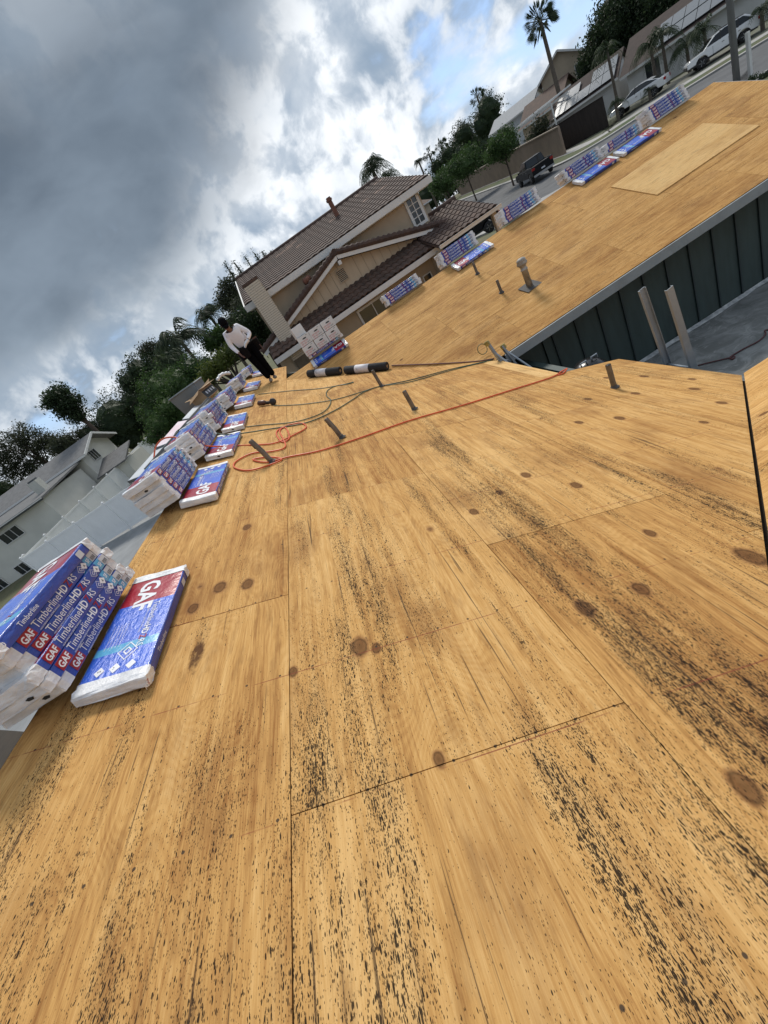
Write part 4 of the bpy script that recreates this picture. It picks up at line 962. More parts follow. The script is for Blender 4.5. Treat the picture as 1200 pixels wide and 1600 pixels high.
mb = MB(); mb.prism([(-22.4, 39.5, -2.0), (-19.2, 39.5, -2.0), (-19.2, 43, -1.0), (-22.4, 43, -1.0)], (0, 0, -.12)); Q('side_roof', mb, GROOF)
mb = MB(); mb.box((-20.9, 42.2, -3.4), (2.9, 4.8, 2.6)); Q('side_wall', mb, GREEN)
for (x0, x1, z0, z1) in ((-27.6, -25.9, -1.85, -1.05), (-31.0, -29.2, -1.85, -1.05), (-29.0, -27.6, -4.3, -3.5), (-32.0, -30.4, -4.3, -3.5)): window(x0, x1, z0, z1, 32.98, lh, 3, 1, .05, GLASS)
window(41.6, 43.0, -.75, .15, -22.36, lh, 3, 1, .05, GLASS, ax='y')
for x in (-34.5, -33.0):
    mb = MB(); mb.box((x, 37.0, .25), (.5, .7, .5)); Q('roof_vent', mb, WHITET)
grid_mesh('side_yard', -24, -6, 2, 26, 2, mat('grey yard concrete', (.27, .28, .285), .85, var=.25, vs=.8, dirt=.2), .03, label='grey concrete side yard below the ridge')
mb = MB(); mb.box((-32, 29, -5.28), (14, 8, .1)); mb.build('driveway', mat('dark asphalt drive', (.045, .047, .05), .9, var=.3, vs=1.5, dirt=.3), None, kind='structure', label='dark asphalt drive below the pale stucco house')
# a further roof behind it
fh = empty('distant_house', label='low house with reddish roof showing behind the grey shingle roof', cat='house')
mb = MB(); mb.prism([(-62, 58, -.6), (-44, 58, -.6), (-44, 63, .9), (-62, 63, .9)], (0, 0, -.15)); Q('roof', mb, TILE3, fh)
mb = MB(); mb.box((-53, 61, -2.2), (16, 5, 3)); Q('wall', mb, STUC, fh)
# ------------------------------------------------------------------ white vinyl fences
VINYL = mat('white vinyl', (.82, .83, .82), .5, var=.04, vs=2, dirt=.06)
def fence(a, b, n, h, label, drop=0.0):
    a, b = Vector(a), Vector(b); t = empty('vinyl_fence', label=label, cat='fence', group='white vinyl fences'); d = (b-a)/n
    hz = Vector((d.x, d.y, 0)).normalized(); up = Vector((0, 0, 1))
    for i in range(n+1):
        p = a+d*i; mb = MB(); mb.beam(p-up*(h+.1), p+up*.06, .13, .13, hz); post = mb.build('post', VINYL, t)
        mb = MB(); mb.box(p+up*.075, (.17, .17, .03)); mb.lathe([(.09, 0), (.01, .06)], 4, p+up*.09); mb.build('post_cap', VINYL, post)
    for i in range(n):
        p, q = a+d*i+hz*.07, a+d*(i+1)-hz*.07
        mb = MB(); mb.beam((p+q)/2*1-(q-p)/2-up*.06, (p+q)/2+(q-p)/2-up*.06, .05, .12); mb.build('top_rail', VINYL, t)
        mb = MB(); mb.beam(p-up*(h-.12), q-up*(h-.12), .05, .16); mb.build('bottom_rail', VINYL, t)
        k = 9 if (q-p).length < 3 else 12
        mb = MB(); w = (q-p)/k
        for j in range(k): mb.prism([p+w*(j+.012)-up*.12, p+w*(j+.988)-up*.12, p+w*(j+.988)-up*(h-.2), p+w*(j+.012)-up*(h-.2)], Vector((-hz.y, hz.x, 0))*.022)
        o = mb.build('fence_panel', VINYL, t, kind='stuff'); fix_normals(o)
    return t
fence((-22.5, 26.6, -2.62), (-9.3, 22.6, -2.37), 5, 1.95, 'nearer white vinyl fence with wide blank panels behind the first two ridge stacks')
fence((-22.5, 26.9, -2.6), (-19.2, 47, -1.78), 9, 1.9, 'farther white vinyl fence running back to the dark trees')
# ------------------------------------------------------------------ the street: kerb line, wall, cars, houses opposite
edge = [at_g(u, v) for u, v in ((1330, -10), (1200, 64), (1080, 137), (1000, 185), (935, 226), (868, 262), (803, 284), (745, 305), (702, 321))]
edge = [Vector((e.x, e.y, 0)) for e in edge]
edge = [e for i, e in enumerate(spline(edge, 6))]
def offs(pl, d):
    out = []
    for i, p in enumerate(pl):
        t = (pl[min(i+1, len(pl)-1)]-pl[max(i-1, 0)]).normalized(); out.append(p+Vector((-t.y, t.x, 0))*d)
    return out
def strip(name, d0, d1, m, z0, z1=None, **kw):
    """ribbon along the kerb, d>0 towards our house; z above ground; skirts down at both sides"""
    mb = MB(); k = max(1, int(abs(d1-d0)/1.5)); vs = []
    rows_ = [offs(edge, d0+(d1-d0)*j/k) for j in range(k+1)]
    n = len(edge)
    for j, r_ in enumerate(rows_):
        for p in r_: vs.append((p.x, p.y, g(p.x, p.y)+z0+((z1 if z1 is not None else z0)-z0)*j/k))
    fs = [(j*n+i, j*n+i+1, (j+1)*n+i+1, (j+1)*n+i) for j in range(k) for i in range(n-1)]
    mb.add(vs, fs)
    for r_ in (rows_[0], rows_[-1]):
        mb.add([(p.x, p.y, g(p.x, p.y)+z0) for p in r_]+[(p.x, p.y, g(p.x, p.y)-.1) for p in r_], [(i, i+1, n+i+1, n+i) for i in range(n-1)])
    o = mb.build(name, m, None, True, kind='structure', **kw); fix_normals(o); return o
strip('street', -.0, 11.5, ASPH, .03)
strip('kerb', -.55, .0, CONC, .15)
strip('kerb', 11.5, 12.0, CONC, .15)
strip('verge', -2.3, -.55, mat('green verge', (.045, .075, .022), .95, col2=(.09, .09, .04), vs=.7, bump=.8, bs=15), .15)
strip('pavement', -3.8, -2.3, CONC, .16)
strip('pavement', 12.0, 13.6, CONC, .15)
strip('front_yard', -11, -3.8, mat('yard concrete and lawn', (.20, .195, .17), .95, col2=(.08, .09, .045), vs=.12), .12)
def near_edge(p):
    j = min(range(len(edge)), key=lambda i: (edge[i]-Vector((p.x, p.y, 0))).length); t = (edge[min(j+1, len(edge)-1)]-edge[max(j-1, 0)]).normalized(); return t
# retaining wall along the far kerb
RWALL = mat('tan block wall', (.26, .195, .145), .95, var=.18, vs=.8, bump=.3, dirt=.15)
wl = offs(edge, -2.6); i0 = next(i for i, p in enumerate(wl) if p.y > 47.0)
t = empty('block_wall', label='tan block retaining wall along the far kerb beneath the street trees', cat='wall')
for i in range(i0, len(wl)-1):
    p, q = wl[i], wl[i+1]; mb = MB(); zp, zq = g(p.x, p.y), g(q.x, q.y); nrm = Vector((-(q-p).y, (q-p).x, 0)).normalized()*.2
    mb.prism([(p.x, p.y, zp), (q.x, q.y, zq), (q.x, q.y, zq+2.5), (p.x, p.y, zp+2.5)], -nrm); o = mb.build('wall_bay', RWALL, t); fix_normals(o)
    mb = MB(); mb.beam((p.x, p.y, zp+2.55), (q.x, q.y, zq+2.55), .3, .1); mb.build('coping', mat('wall coping', (.32, .26, .2), .9, var=.2), o)
# ---- vehicles
RUB = mat('tyre rubber', (.015, .015, .016), .8); RIM = mat('alloy rim', (.35, .36, .38), .3, metal=.8)
CGLASS = mat('car glass', (.012, .015, .018), .05, spec=.8); CLAMP = mat('headlamp lens', (.55, .58, .6), .1, spec=.8); TLAMP = mat('tail lamp lens', (.30, .01, .012), .15)
CTRIM = mat('black car trim', (.02, .02, .02), .5)
def car(kind, M, paint, label, cat, name):
    """X forward, Z up, on z=0"""
    t = empty(name, M=M, label=label, cat=cat)
    if kind == 'suv': L, W, H, wb, wr = 4.6, 1.84, 1.68, 2.7, .36
    elif kind == 'sedan': L, W, H, wb, wr = 4.55, 1.78, 1.45, 2.7, .32
    else: L, W, H, wb, wr = 5.7, 1.98, 1.90, 3.6, .40
    if kind == 'suv':
        low = [(2.30, .45), (2.28, .75), (2.1, .90), (1.25, 1.02), (-2.15, 1.08), (-2.3, .95), (-2.3, .40)]; cab = [(1.25, 1.0), (.45, 1.55), (-.2, 1.66), (-1.5, 1.62), (-2.18, 1.06)]
    elif kind == 'sedan':
        low = [(2.27, .40), (2.25, .62), (2.05, .74), (1.15, .90), (-1.6, .98), (-2.15, 1.0), (-2.27, .85), (-2.25, .38)]; cab = [(1.15, .88), (.3, 1.36), (-.3, 1.44), (-1.0, 1.38), (-1.95, .99)]
    else:
        low = [(2.8, .55), (2.8, .98), (2.55, 1.10), (1.35, 1.18), (-2.75, 1.18), (-2.82, 1.1), (-2.82, .55)]; cab = [(1.35, 1.16), (.65, 1.78), (.1, 1.88), (-.85, 1.86), (-1.05, 1.17)]
    def loft(poly, w0, w1, z0, z1, bottom=None):
        mb = MB(); n = len(poly); rings = []
        for s_, ins in ((-1, .06), (-1, 0), (1, 0), (1, .06)):
            vs = []
            for x, z in poly:
                w = w0+(w1-w0)*clamp((z-z0)/(z1-z0), 0, 1); cx = sum(p[0] for p in poly)/n; cz = sum(p[1] for p in poly)/n; k_ = 1-ins*.35
                vs.append((cx+(x-cx)*k_, s_*(w/2-(0 if ins else .05)*0 - (.0 if ins else .06)) if ins else s_*(w/2-.06), cz+(z-cz)*k_) if not ins else (cx+(x-cx)*k_, s_*w/2, cz+(z-cz)*k_))
            rings.append(vs)
        # order: outer(-), inner edge(-), inner edge(+), outer(+)
        allv = [v for r_ in rings for v in r_]; fs = []
        for a in range(3):
            for i in range(n): j = (i+1) % n; fs.append((a*n+i, a*n+j, (a+1)*n+j, (a+1)*n+i))
        fs += [tuple(range(n)), tuple(range(4*n-1, 3*n-1, -1))]
        mb.add(allv, fs); return mb
    def arch(poly):   # cut wheel arches into the lower line
        out = list(poly); bot = []
        for cx in (-wb/2, wb/2):
            bot += [(cx+(wr+.07)*math.cos(a), wr+(wr+.07)*math.sin(a)) for a in [math.pi-.25-(math.pi-.5)*k/8 for k in range(9)]]
        return out + [(p[0], max(p[1], out[0][1]-.12)) for p in bot]
    mb = loft(arch(low), W, W-.05, .4, 1.1); o = mb.build('body', paint, t); fix_normals(o); bv = o.modifiers.new('b', 'BEVEL'); bv.width = .03; bv.segments = 2; bv.limit_method = 'ANGLE'
    mb = loft(cab, W-.08, W-.42, cab[0][1], H); o = mb.build('cabin', paint, t); fix_normals(o); bv = o.modifiers.new('b', 'BEVEL'); bv.width = .03; bv.segments = 2; bv.limit_method = 'ANGLE'
    def yw(z): return (W-.08+(-.34)*clamp((z-cab[0][1])/(H-cab[0][1]), 0, 1))/2+.006
    cx = sum(p[0] for p in cab)/len(cab); cz = sum(p[1] for p in cab)/len(cab)
    win = [(cx+(x-cx)*.86, cz+(z-cz)*.78+.02) for x, z in cab]
    for s_ in (-1, 1):
        mb = MB(); mb.add([(x, s_*yw(z), z) for x, z in win], [tuple(range(len(win)))]); mb.build('side_window', CGLASS, t)
        for xp in ((.05,) if kind != 'suv' else (.1, -1.0)):
            mb = MB(); mb.add([(xp-.04, s_*(yw(win[0][1])+.004), win[0][1]), (xp+.04, s_*(yw(win[0][1])+.004), win[0][1]), (xp-.02, s_*(yw(win[2][1])+.004), win[2][1]), (xp-.10, s_*(yw(win[2][1])+.004), win[2][1])], [(0, 1, 2, 3)]); mb.build('pillar', CTRIM, t)
        mb = MB(); mb.box((cab[0][0]-.25, s_*(W/2+.06), cab[0][1]+.08), (.1, .16, .12)); o = mb.build('mirror', paint, t); o.modifiers.new('b', 'BEVEL').width = .03
        for xh in (.25, -.75):
            mb = MB(); mb.box((xh-.3, s_*(W/2+.008), cab[0][1]-.12), (.16, .02, .03)); mb.build('door_handle', CTRIM if kind != 'pickup' else RIM, t)
            mb = MB(); mb.box((xh+.35, s_*(W/2+.001), cab[0][1]-.32), (.012, .008, .62)); mb.build('door_seam', CTRIM, t)
        zl = low[1][1]
        mb = MB(); mb.box((low[0][0]-.16, s_*(W/2-.2), zl-.02), (.3, .34, .14)); o = mb.build('headlight', CLAMP, t); o.modifiers.new('b', 'BEVEL').width = .04
        mb = MB(); mb.box((low[-2][0]+.06, s_*(W/2-.15), low[-2][1]-.05), (.16, .28, .22)); o = mb.build('tail_light', TLAMP, t); o.modifiers.new('b', 'BEVEL').width = .03
        for wx in (-wb/2, wb/2):
            R3 = Matrix.Rotation(R_(90), 3, 'X'); w = empty('wheel', (wx, s_*(W/2-.12), wr)); w.parent = t; TREE.setdefault(t.name, []).append(w.name)
            mb = MB(); mb.lathe([(wr*.62, -.11), (wr*.95, -.11), (wr, -.08), (wr, .08), (wr*.95, .11), (wr*.62, .11)], 24, (0, 0, 0), R3); mb.build('tyre', RUB, w, True)
            mb = MB(); mb.lathe([(.05, -.10), (wr*.62, -.105), (wr*.64, -.02), (wr*.64, .02), (wr*.62, .105), (.05, .10)], 20, (0, 0, 0), R3)
            for q in range(5):
                a = q*2*math.pi/5; mb.beam((.04*math.cos(a), s_*.108, .04*math.sin(a)), (wr*.6*math.cos(a), s_*.108, wr*.6*math.sin(a)), .02, .06, (0, 1, 0), 0)
            mb.build('rim', RIM, w)
    # screens
    a, b = cab[0], cab[1]; ww = W-.30
    mb = MB(); e = .02; mb.add([(a[0]*.93+b[0]*.07+e, -ww/2, a[1]+.06), (a[0]*.93+b[0]*.07+e, ww/2, a[1]+.06), (b[0]+.06+e, ww/2-.1, b[1]-.03), (b[0]+.06+e, -ww/2+.1, b[1]-.03)], [(0, 1, 2, 3)]); mb.build('windscreen', CGLASS, t)
    a, b = cab[-1], cab[-2]; mb = MB(); mb.add([(a[0]*.9+b[0]*.1-e, -ww/2, a[1]+.08), (a[0]*.9+b[0]*.1-e, ww/2, a[1]+.08), (b[0]-.05-e, ww/2-.1, b[1]-.05), (b[0]-.05-e, -ww/2+.1, b[1]-.05)], [(0, 1, 2, 3)]); mb.build('rear_window', CGLASS, t)
    mb = MB(); mb.box((low[0][0]+.01, 0, .55), (.06, W-.5, .18)); mb.build('grille', CTRIM, t)
    mb = MB(); mb.box((low[-1][0]-.02, 0, .50), (.10, W-.1, .16)); mb.build('bumper', RIM if kind == 'pickup' else paint, t)
    mb = MB(); mb.box((low[-1][0]-.012, 0, .78), (.02, .34, .12)); mb.build('number_plate', PALEP, t)
    if kind == 'suv':
        for s_ in (-1, 1): mb = MB(); mb.tube([(-1.4, s_*.66, 1.68), (.1, s_*.66, 1.70)], .02, 6); mb.build('roof_rail', CTRIM, t)
        mb = MB(); mb.box((0, 0, .40), (4.3, W+.01, .10)); mb.build('side_sill', CTRIM, t)
    if kind == 'pickup':
        mb = MB()
        for s_ in (-1, 1): mb.box((-1.94, s_*(W/2-.05), 1.22), (1.75, .08, .10))
        mb.box((-2.8, 0, 1.20), (.06, W-.1, .08)); mb.box((-1.94, 0, 1.185), (1.7, W-.2, .012)); mb.build('bed_rail', CTRIM, t)
    return t
WPAINT = mat('white car paint', (.70, .71, .72), .25, coat=.8); BPAINT = mat('black car paint', (.004, .0045, .006), .45, spec=.2)
def on_road(p, q, rev=1, lift=.05):
    """place a vehicle so that its wheel line runs from ground pixel p to q"""
    a, b = at_g(*p), at_g(*q); f_ = (a-b); f_.normalize(); c = (a+b)/2; nz = Vector((0, 0, 1)); M = frame((c.x, c.y, g(c.x, c.y)+lift), f_*rev, nz)
    return M
def veh(px, az, lift, D=None):
    c = at_d(*px, D) if D else at_g(*px); M = frame((c.x, c.y, c.z if D else g(c.x, c.y)+lift), (math.sin(R_(az)), math.cos(R_(az)), .02), (0, 0, 1)); return M
car('suv', veh((1126, 91), -55, .12), WPAINT, 'white suv with black trim parked opposite near the utility pole', 'suv', 'parked_suv')
car('sedan', veh((1001, 168), -34, .22), WPAINT, 'white sedan parked opposite behind the street-end bundle stack', 'sedan', 'parked_sedan')
car('pickup', veh((838, 282), 14, .05), BPAINT, 'black pickup truck parked by the tan block wall', 'pickup truck', 'parked_pickup')
c = at_d(738, 380, 36); car('suv', frame((c.x, c.y, c.z), (-.93, .36, 0), (0, 0, 1)), BPAINT, 'black suv parked beside the tiled garage roof of the neighbour', 'suv', 'parked_suv')
car('suv', veh((668, 334), 100, .05), WPAINT, 'small white van turning at the far end of the street', 'van', 'parked_van')
# utility pole
POLEM = mat('grey weathered pole', (.20, .205, .21), .85, var=.3, vs=3, stretch=(1, 1, .2))
pb = at_d(1152, 136, 40); t = empty('utility_pole', (pb.x, pb.y, g(pb.x, pb.y)), label='grey utility pole rising behind the street end of the wing', cat='pole')
mb = MB(); mb.tube([(0, 0, 0), (0, 0, 6), (0, 0, 12)], [.17, .155, .13], 14); mb.build('pole_shaft', POLEM, t, True)
mb = MB(); mb.box((0, -.1, 11.2), (2.4, .12, .14)); mb.build('crossarm', POLEM, t)
mb = MB(); mb.box((.55, -.3, 1.1), (.16, .16, 2.0)); mb.build('marker_post', WHITET, t)
# ---- houses opposite
WSTUC = mat('white stucco', (.56, .56, .55), .9, var=.12, vs=.8, dirt=.1)
BROOF = mat('brown shingle roof', (.052, .034, .028), .9, var=.3, vs=2, bump=.5, bs=12)
DBROWN = mat('dark brown boards', (.035, .026, .022), .8, var=.3, vs=2, stretch=(3, 3, .3))
SOLAR = mat('solar glass', (.16, .175, .19), .22, spec=.7, var=.1)
def simple_house(name, label, A, B, depth, wallh, rise, wm, rm, eave=.5, gable=False, wins=(), garage=None):
    """A,B: wall base ends (front); body goes back away from us"""
    A, B = Vector(A), Vector(B); t = empty(name, label=label, cat='house'); e = Vector((B.x-A.x, B.y-A.y, 0)); L = e.length; e.normalize(); n = Vector((-e.y, e.x, 0))
    if n.dot(Vector((A.x, A.y, 0))) < 0: n = -n
    zb_ = min(A.z, B.z)-.6; zt = max(A.z, B.z)+wallh; O = Vector((A.x, A.y, 0)); pt = lambda u, d, z: O+e*u+n*d+Vector((0, 0, z))
    mb = MB(); mb.prism([pt(0, 0, zb_), pt(L, 0, zb_), pt(L, depth, zb_), pt(0, depth, zb_)], (0, 0, zt-zb_)); o = mb.build('wall', wm, t); fix_normals(o)
    if gable:      # ridge runs back, gable faces us
        mb = MB(); mb.prism([pt(0, .01, zt), pt(L, .01, zt), pt(L/2, .01, zt+rise)], n*(depth-.02)); o = mb.build('gable_wall', wm, t); fix_normals(o)
        for s_ in (0, 1):
            a = pt(-eave if s_ == 0 else L+eave, -eave, zt-rise*eave*2/L); c_ = pt(L/2, -eave, zt+rise); mb = MB(); mb.prism([a, c_, c_+n*(depth+2*eave), a+n*(depth+2*eave)], (0, 0, .14)); o = mb.build('roof', rm, t); fix_normals(o)
            mb = MB(); mb.beam(a+Vector((0, 0, .06))-n*.02, c_+Vector((0, 0, .06))-n*.02, .05, .22); mb.build('barge_board', WHITET, t)
    else:
        r0 = pt(L*.0, depth/2, zt+rise); r1 = pt(L*1.0, depth/2, zt+rise); k_ = rise*eave/(depth/2)
        f0, f1, b0, b1 = pt(-eave, -eave, zt-k_), pt(L+eave, -eave, zt-k_), pt(-eave, depth+eave, zt-k_), pt(L+eave, depth+eave, zt-k_); r0 -= e*eave; r1 += e*eave
        mb = MB(); mb.prism([f0, f1, r1, r0], (0, 0, .14)); mb.prism([b0, b1, r1, r0], (0, 0, .14)); o = mb.build('roof', rm, t); fix_normals(o)
        mb = MB(); mb.prism([pt(0, .02, zt-.01), pt(0, depth-.02, zt-.01), pt(0, depth/2, zt+rise-.03)], e*L); o = mb.build('gable_wall', wm, t); fix_normals(o)
        mb = MB(); mb.beam(f0-n*.03+Vector((0, 0, .05)), f1-n*.03+Vector((0, 0, .05)), .05, .2); mb.build('fascia_board', WHITET, t)
    R3 = Matrix((e, n, Vector((0, 0, 1)))).transposed()
    for (u, w, z, h) in wins:
        mb = MB(); mb.box(pt(u, -.03, zt-wallh+z+h/2), (w+.16, .06, h+.16), R3); wo = mb.build('window', WHITET, t)
        mb = MB(); mb.box(pt(u, -.065, zt-wallh+z+h/2), (w, .02, h), R3); mb.build('pane', GLASS, wo)
        mb = MB(); mb.box(pt(u, -.08, zt-wallh+z+h/2), (.05, .02, h), R3); mb.build('muntin', WHITET, wo)
    if garage:
        u, w, h = garage; mb = MB(); mb.box(pt(u, -.03, zt-wallh+h/2), (w, .08, h), R3); gd = mb.build('garage_door', WHITET, t)
        for i in range(4):
            for j in range(4):
                mb = MB(); mb.box(pt(u-w/2+w*(i+.5)/4, -.08, zt-wallh+h*(j+.5)/4), (w/4-.14, .03, h/4-.12), R3); mb.build('door_panel', WSTUC if j < 3 else GLASS, gd)
    return t, pt, R3, (zt, L, e, n)
def gpt(u, v, D): p = at_d(u, v, D); return Vector((p.x, p.y, g(p.x, p.y)))
t, pt, R3, (zt, L, e, n) = simple_house('ranch_house', 'long white ranch house with brown roof and solar panels across the street', gpt(985, 150, 66), gpt(1215, -5, 64), 10, 2.6, 2.3, WSTUC, BROOF,
    wins=((2.2, 1.2, .3, 1.9),), garage=(14.5, 4.6, 2.2))
rdir = (n*5+Vector((0, 0, 2.3))).normalized()
Rs = Matrix((e, rdir, e.cross(rdir))).transposed()
for i in range(6):
    for j in range(2):
        if (i, j) in ((5, 1),): continue
        mb = MB(); mb.box(pt(3.2+1.05*i, .6+1.6*j, zt+.60+.75*j), (1.0, 1.62, .05), Rs); mb.build('solar_panel', SOLAR, t)
t, pt, R3, (zt, L, e, n) = simple_house('garage_house', 'low brown-roofed house with a block of solar panels behind the dark fence', gpt(872, 225, 72), gpt(968, 168, 70), 8, 2.5, 1.9, WSTUC, BROOF, wins=((1.5, 1.4, .8, 1.1),))
rdir = (n*4+Vector((0, 0, 1.9))).normalized(); Rs = Matrix((e, rdir, e.cross(rdir))).transposed()
for i in range(5):
    for j in range(2):
        if j == 1 and i == 2: continue
        mb = MB(); mb.box(pt(1.0+1.35*i, .5+1.7*j, zt+.56+.8*j), (1.3, 1.75, .05), Rs); mb.build('solar_panel', SOLAR, t)
simple_house('gabled_house', 'tan two-storey gabled house with one white window beside the tall palm', gpt(862, 190, 88), gpt(925, 150, 88), 9, 6.8, 1.7, STUC, BROOF, gable=True, wins=((5.2, 1.8, 4.4, 1.5),))
simple_house('tan_house', 'lower tan wing with red tile roof beside the gabled house', gpt(820, 215, 84), gpt(880, 180, 82), 8, 3.6, 2.0, STUC, TILE3)
simple_house('white_house', 'white house with grey roof edge between the dark trees and the tall palm', gpt(775, 228, 96), gpt(838, 190, 94), 9, 5.2, 1.5, mat('bluish white wall', (.55, .58, .62), .9, var=.1), mat('pale grey roof', (.34, .35, .36), .9, var=.2), wins=((3.0, 1.4, 1.0, 1.2), (6.5, 1.4, 1.0, 1.2)))
simple_house('corner_house', 'tan house with red tile roof at the far end of the street', gpt(632, 350, 90), gpt(672, 322, 96), 9, 2.7, 1.8, STUC, TILE3, wins=((2.5, 1.3, .9, 1.1),))
# dark board fence, truss of a carport, planter
fb = empty('board_fence', label='tall dark brown board fence in front of the solar-panelled garage', cat='fence')
A, B = gpt(872, 238, 62), gpt(952, 200, 58); n_ = 26; zt_ = max(A.z, B.z)+2.3
for i in range(n_):
    p, q = A.lerp(B, i/n_), A.lerp(B, (i+.94)/n_); mb = MB(); dn = Vector((-(B-A).y, (B-A).x, 0)).normalized()*.05
    mb.prism([(p.x, p.y, p.z), (q.x, q.y, q.z), (q.x, q.y, q.z+2.5), (p.x, p.y, p.z+2.5)], dn); o = mb.build('fence_board', DBROWN, fb); fix_normals(o)
mb = MB(); mb.beam(A+Vector((0, 0, 2.52)), B+Vector((0, 0, 2.52)), .14, .06); mb.build('fence_cap', DBROWN, fb)
ps = empty('patio_shade', label='white-edged patio shade structure above the block wall behind the pickup', cat='pergola')
A, B = gpt(815, 262, 74), gpt(868, 228, 70); zr = A.z+4.0
dn = Vector((-(B-A).y, (B-A).x, 0)).normalized(); dn = dn if dn.dot(A) > 0 else -dn
for q in (0, .5, 1):
    p = A.lerp(B, q)+dn*1.0; mb = MB(); mb.tube([p, Vector((p.x, p.y, zr))], .09, 8); mb.build('shade_post', WHITET, ps)
for q in (0, 1):
    a, b = A+dn*(1+3*q), B+dn*(1+3*q); mb = MB(); mb.beam((a.x, a.y, zr+.05), (b.x, b.y, zr+.05), .12, .2); mb.build('shade_beam', WHITET, ps)
for i in range(9):
    a = A.lerp(B, i/8)+dn*.6; b = a+dn*4; mb = MB(); mb.beam((a.x, a.y, zr+.22), (b.x, b.y, zr+.5), .08, .14); mb.build('rafter', WHITET, ps)
# ------------------------------------------------------------------ trees
def leaf_mat(name, a, b, c):
    M = bpy.data.materials.new(name); M.use_nodes = True; k = NT(M.node_tree); k.n.clear()
    o = k.node('ShaderNodeOutputMaterial'); p = k.node('ShaderNodeBsdfPrincipled'); tr = k.node('ShaderNodeBsdfTranslucent'); mx = k.node('ShaderNodeMixShader')
    tc = k.node('ShaderNodeTexCoord').outputs['Object']; r = k.node('ShaderNodeNewGeometry').outputs['Random Per Island']
    n = k.m('ADD', k.m('MULTIPLY', k.noise(tc, .9, 4, .6), .65), k.m('MULTIPLY', r, .35))
    col = k.ramp(n, [(.28, a), (.52, b), (.78, c)])
    k.put(p.inputs['Base Color'], col); p.inputs['Roughness'].default_value = .6; p.inputs['Specular IOR Level'].default_value = .3
    k.put(tr.inputs[0], col); mx.inputs[0].default_value = .35; k.l.new(p.outputs[0], mx.inputs[1]); k.l.new(tr.outputs[0], mx.inputs[2]); k.l.new(mx.outputs[0], o.inputs[0])
    return M
LDARK = leaf_mat('dark evergreen leaves', (.014, .026, .012), (.028, .048, .020), (.055, .085, .032))
LMID = leaf_mat('mid green leaves', (.024, .052, .015), (.048, .092, .024), (.09, .15, .04))
LOLIVE = leaf_mat('olive leaves', (.022, .030, .016), (.045, .055, .030), (.085, .095, .050))
LYEL = leaf_mat('yellow green leaves', (.04, .06, .012), (.085, .115, .02), (.16, .18, .04))
LPALM = leaf_mat('palm fronds', (.018, .032, .016), (.038, .06, .026), (.075, .10, .045))
BARK = mat('bark', (.095, .07, .052), .95, var=.4, vs=6, stretch=(1, 1, .3), bump=.6)
PBARK = mat('palm trunk', (.14, .115, .09), .95, var=.35, vs=4, stretch=(.5, .5, 4), bump=.6)
def px_r(p, r): return r*p.dot(_fw)/F_PX*.93
def proj(p):
    d = p.dot(_fw); return 600+F_PX*p.dot(CR)/d, 800-F_PX*p.dot(CU)/d
def top_z(x, y, u, v):
    best = None
    for i in range(-40, 320):
        z = -4.5+i*.08; q = proj(Vector((x, y, z))); e = (q[0]-u)**2+(q[1]-v)**2
        if best is None or e < best[0]: best = (e, z)
    return best[1]
def add_leaf(mb, c, size, r, droop=0.0):
    d = Vector((r.gauss(0, 1), r.gauss(0, 1), r.gauss(0, 1)-droop)).normalized(); s = d.orthogonal().normalized()
    s = Matrix.Rotation(r.uniform(0, 6.28), 3, d) @ s; L = size*.78*r.uniform(.6, 1.3); w = L*.42
    mb.add([c-d*L*.5, c+s*w*.5, c+d*L*.5, c-s*w*.5], [(0, 1, 2, 3)])
def crown_mesh(lobes, n, size, seed, open_=.0):
    r = random.Random(seed); mb = MB(); vol = [l[1].x*l[1].y+l[1].z*l[1].x for l in lobes]; tot = sum(vol); o = Vector((seed*3.1, seed*1.7, 0))
    for (c, rad), v in zip(lobes, vol):
        if open_ < .15:                      # leafy inner mass so the crown is not see-through
            q = 7; b0 = len(mb.v)
            for a in range(q+1):
                for b in range(10):
                    th, ph = math.pi*a/q, 2*math.pi*b/10; d = Vector((math.sin(th)*math.cos(ph), math.sin(th)*math.sin(ph), math.cos(th))); f_ = .66*(1.0+.30*mnoise.noise(d*1.9+o)+.25*mnoise.noise(d*4+o))
                    mb.v.append((c.x+d.x*rad.x*f_, c.y+d.y*rad.y*f_, c.z+d.z*rad.z*f_))
            for a in range(q):
                for b in range(10): mb.f.append([b0+a*10+b, b0+a*10+(b+1) % 10, b0+(a+1)*10+(b+1) % 10, b0+(a+1)*10+b]); mb.mi.append(0)
        m = int(n*2.4*v/tot/12)+1; k = 0; tries = 0
        while k < m and tries < m*5:
            tries += 1
            d = Vector((r.gauss(0, 1), r.gauss(0, 1), r.gauss(0, 1))).normalized(); f_ = r.random()**.45
            bump = 1.02+.36*mnoise.noise(d*1.9+o)+.20*mnoise.noise(d*5+o)
            p = c+Vector((d.x*rad.x, d.y*rad.y, d.z*rad.z))*f_*bump
            if open_ and mnoise.noise(p*(1.6/max(rad.x, .5))+o) < open_-.42: continue
            k += 1
            for _ in range(12): add_leaf(mb, p+Vector((r.gauss(0, 1), r.gauss(0, 1), r.gauss(0, .8)))*size*.75, size, r, .25)
    return mb
_ts = [100]
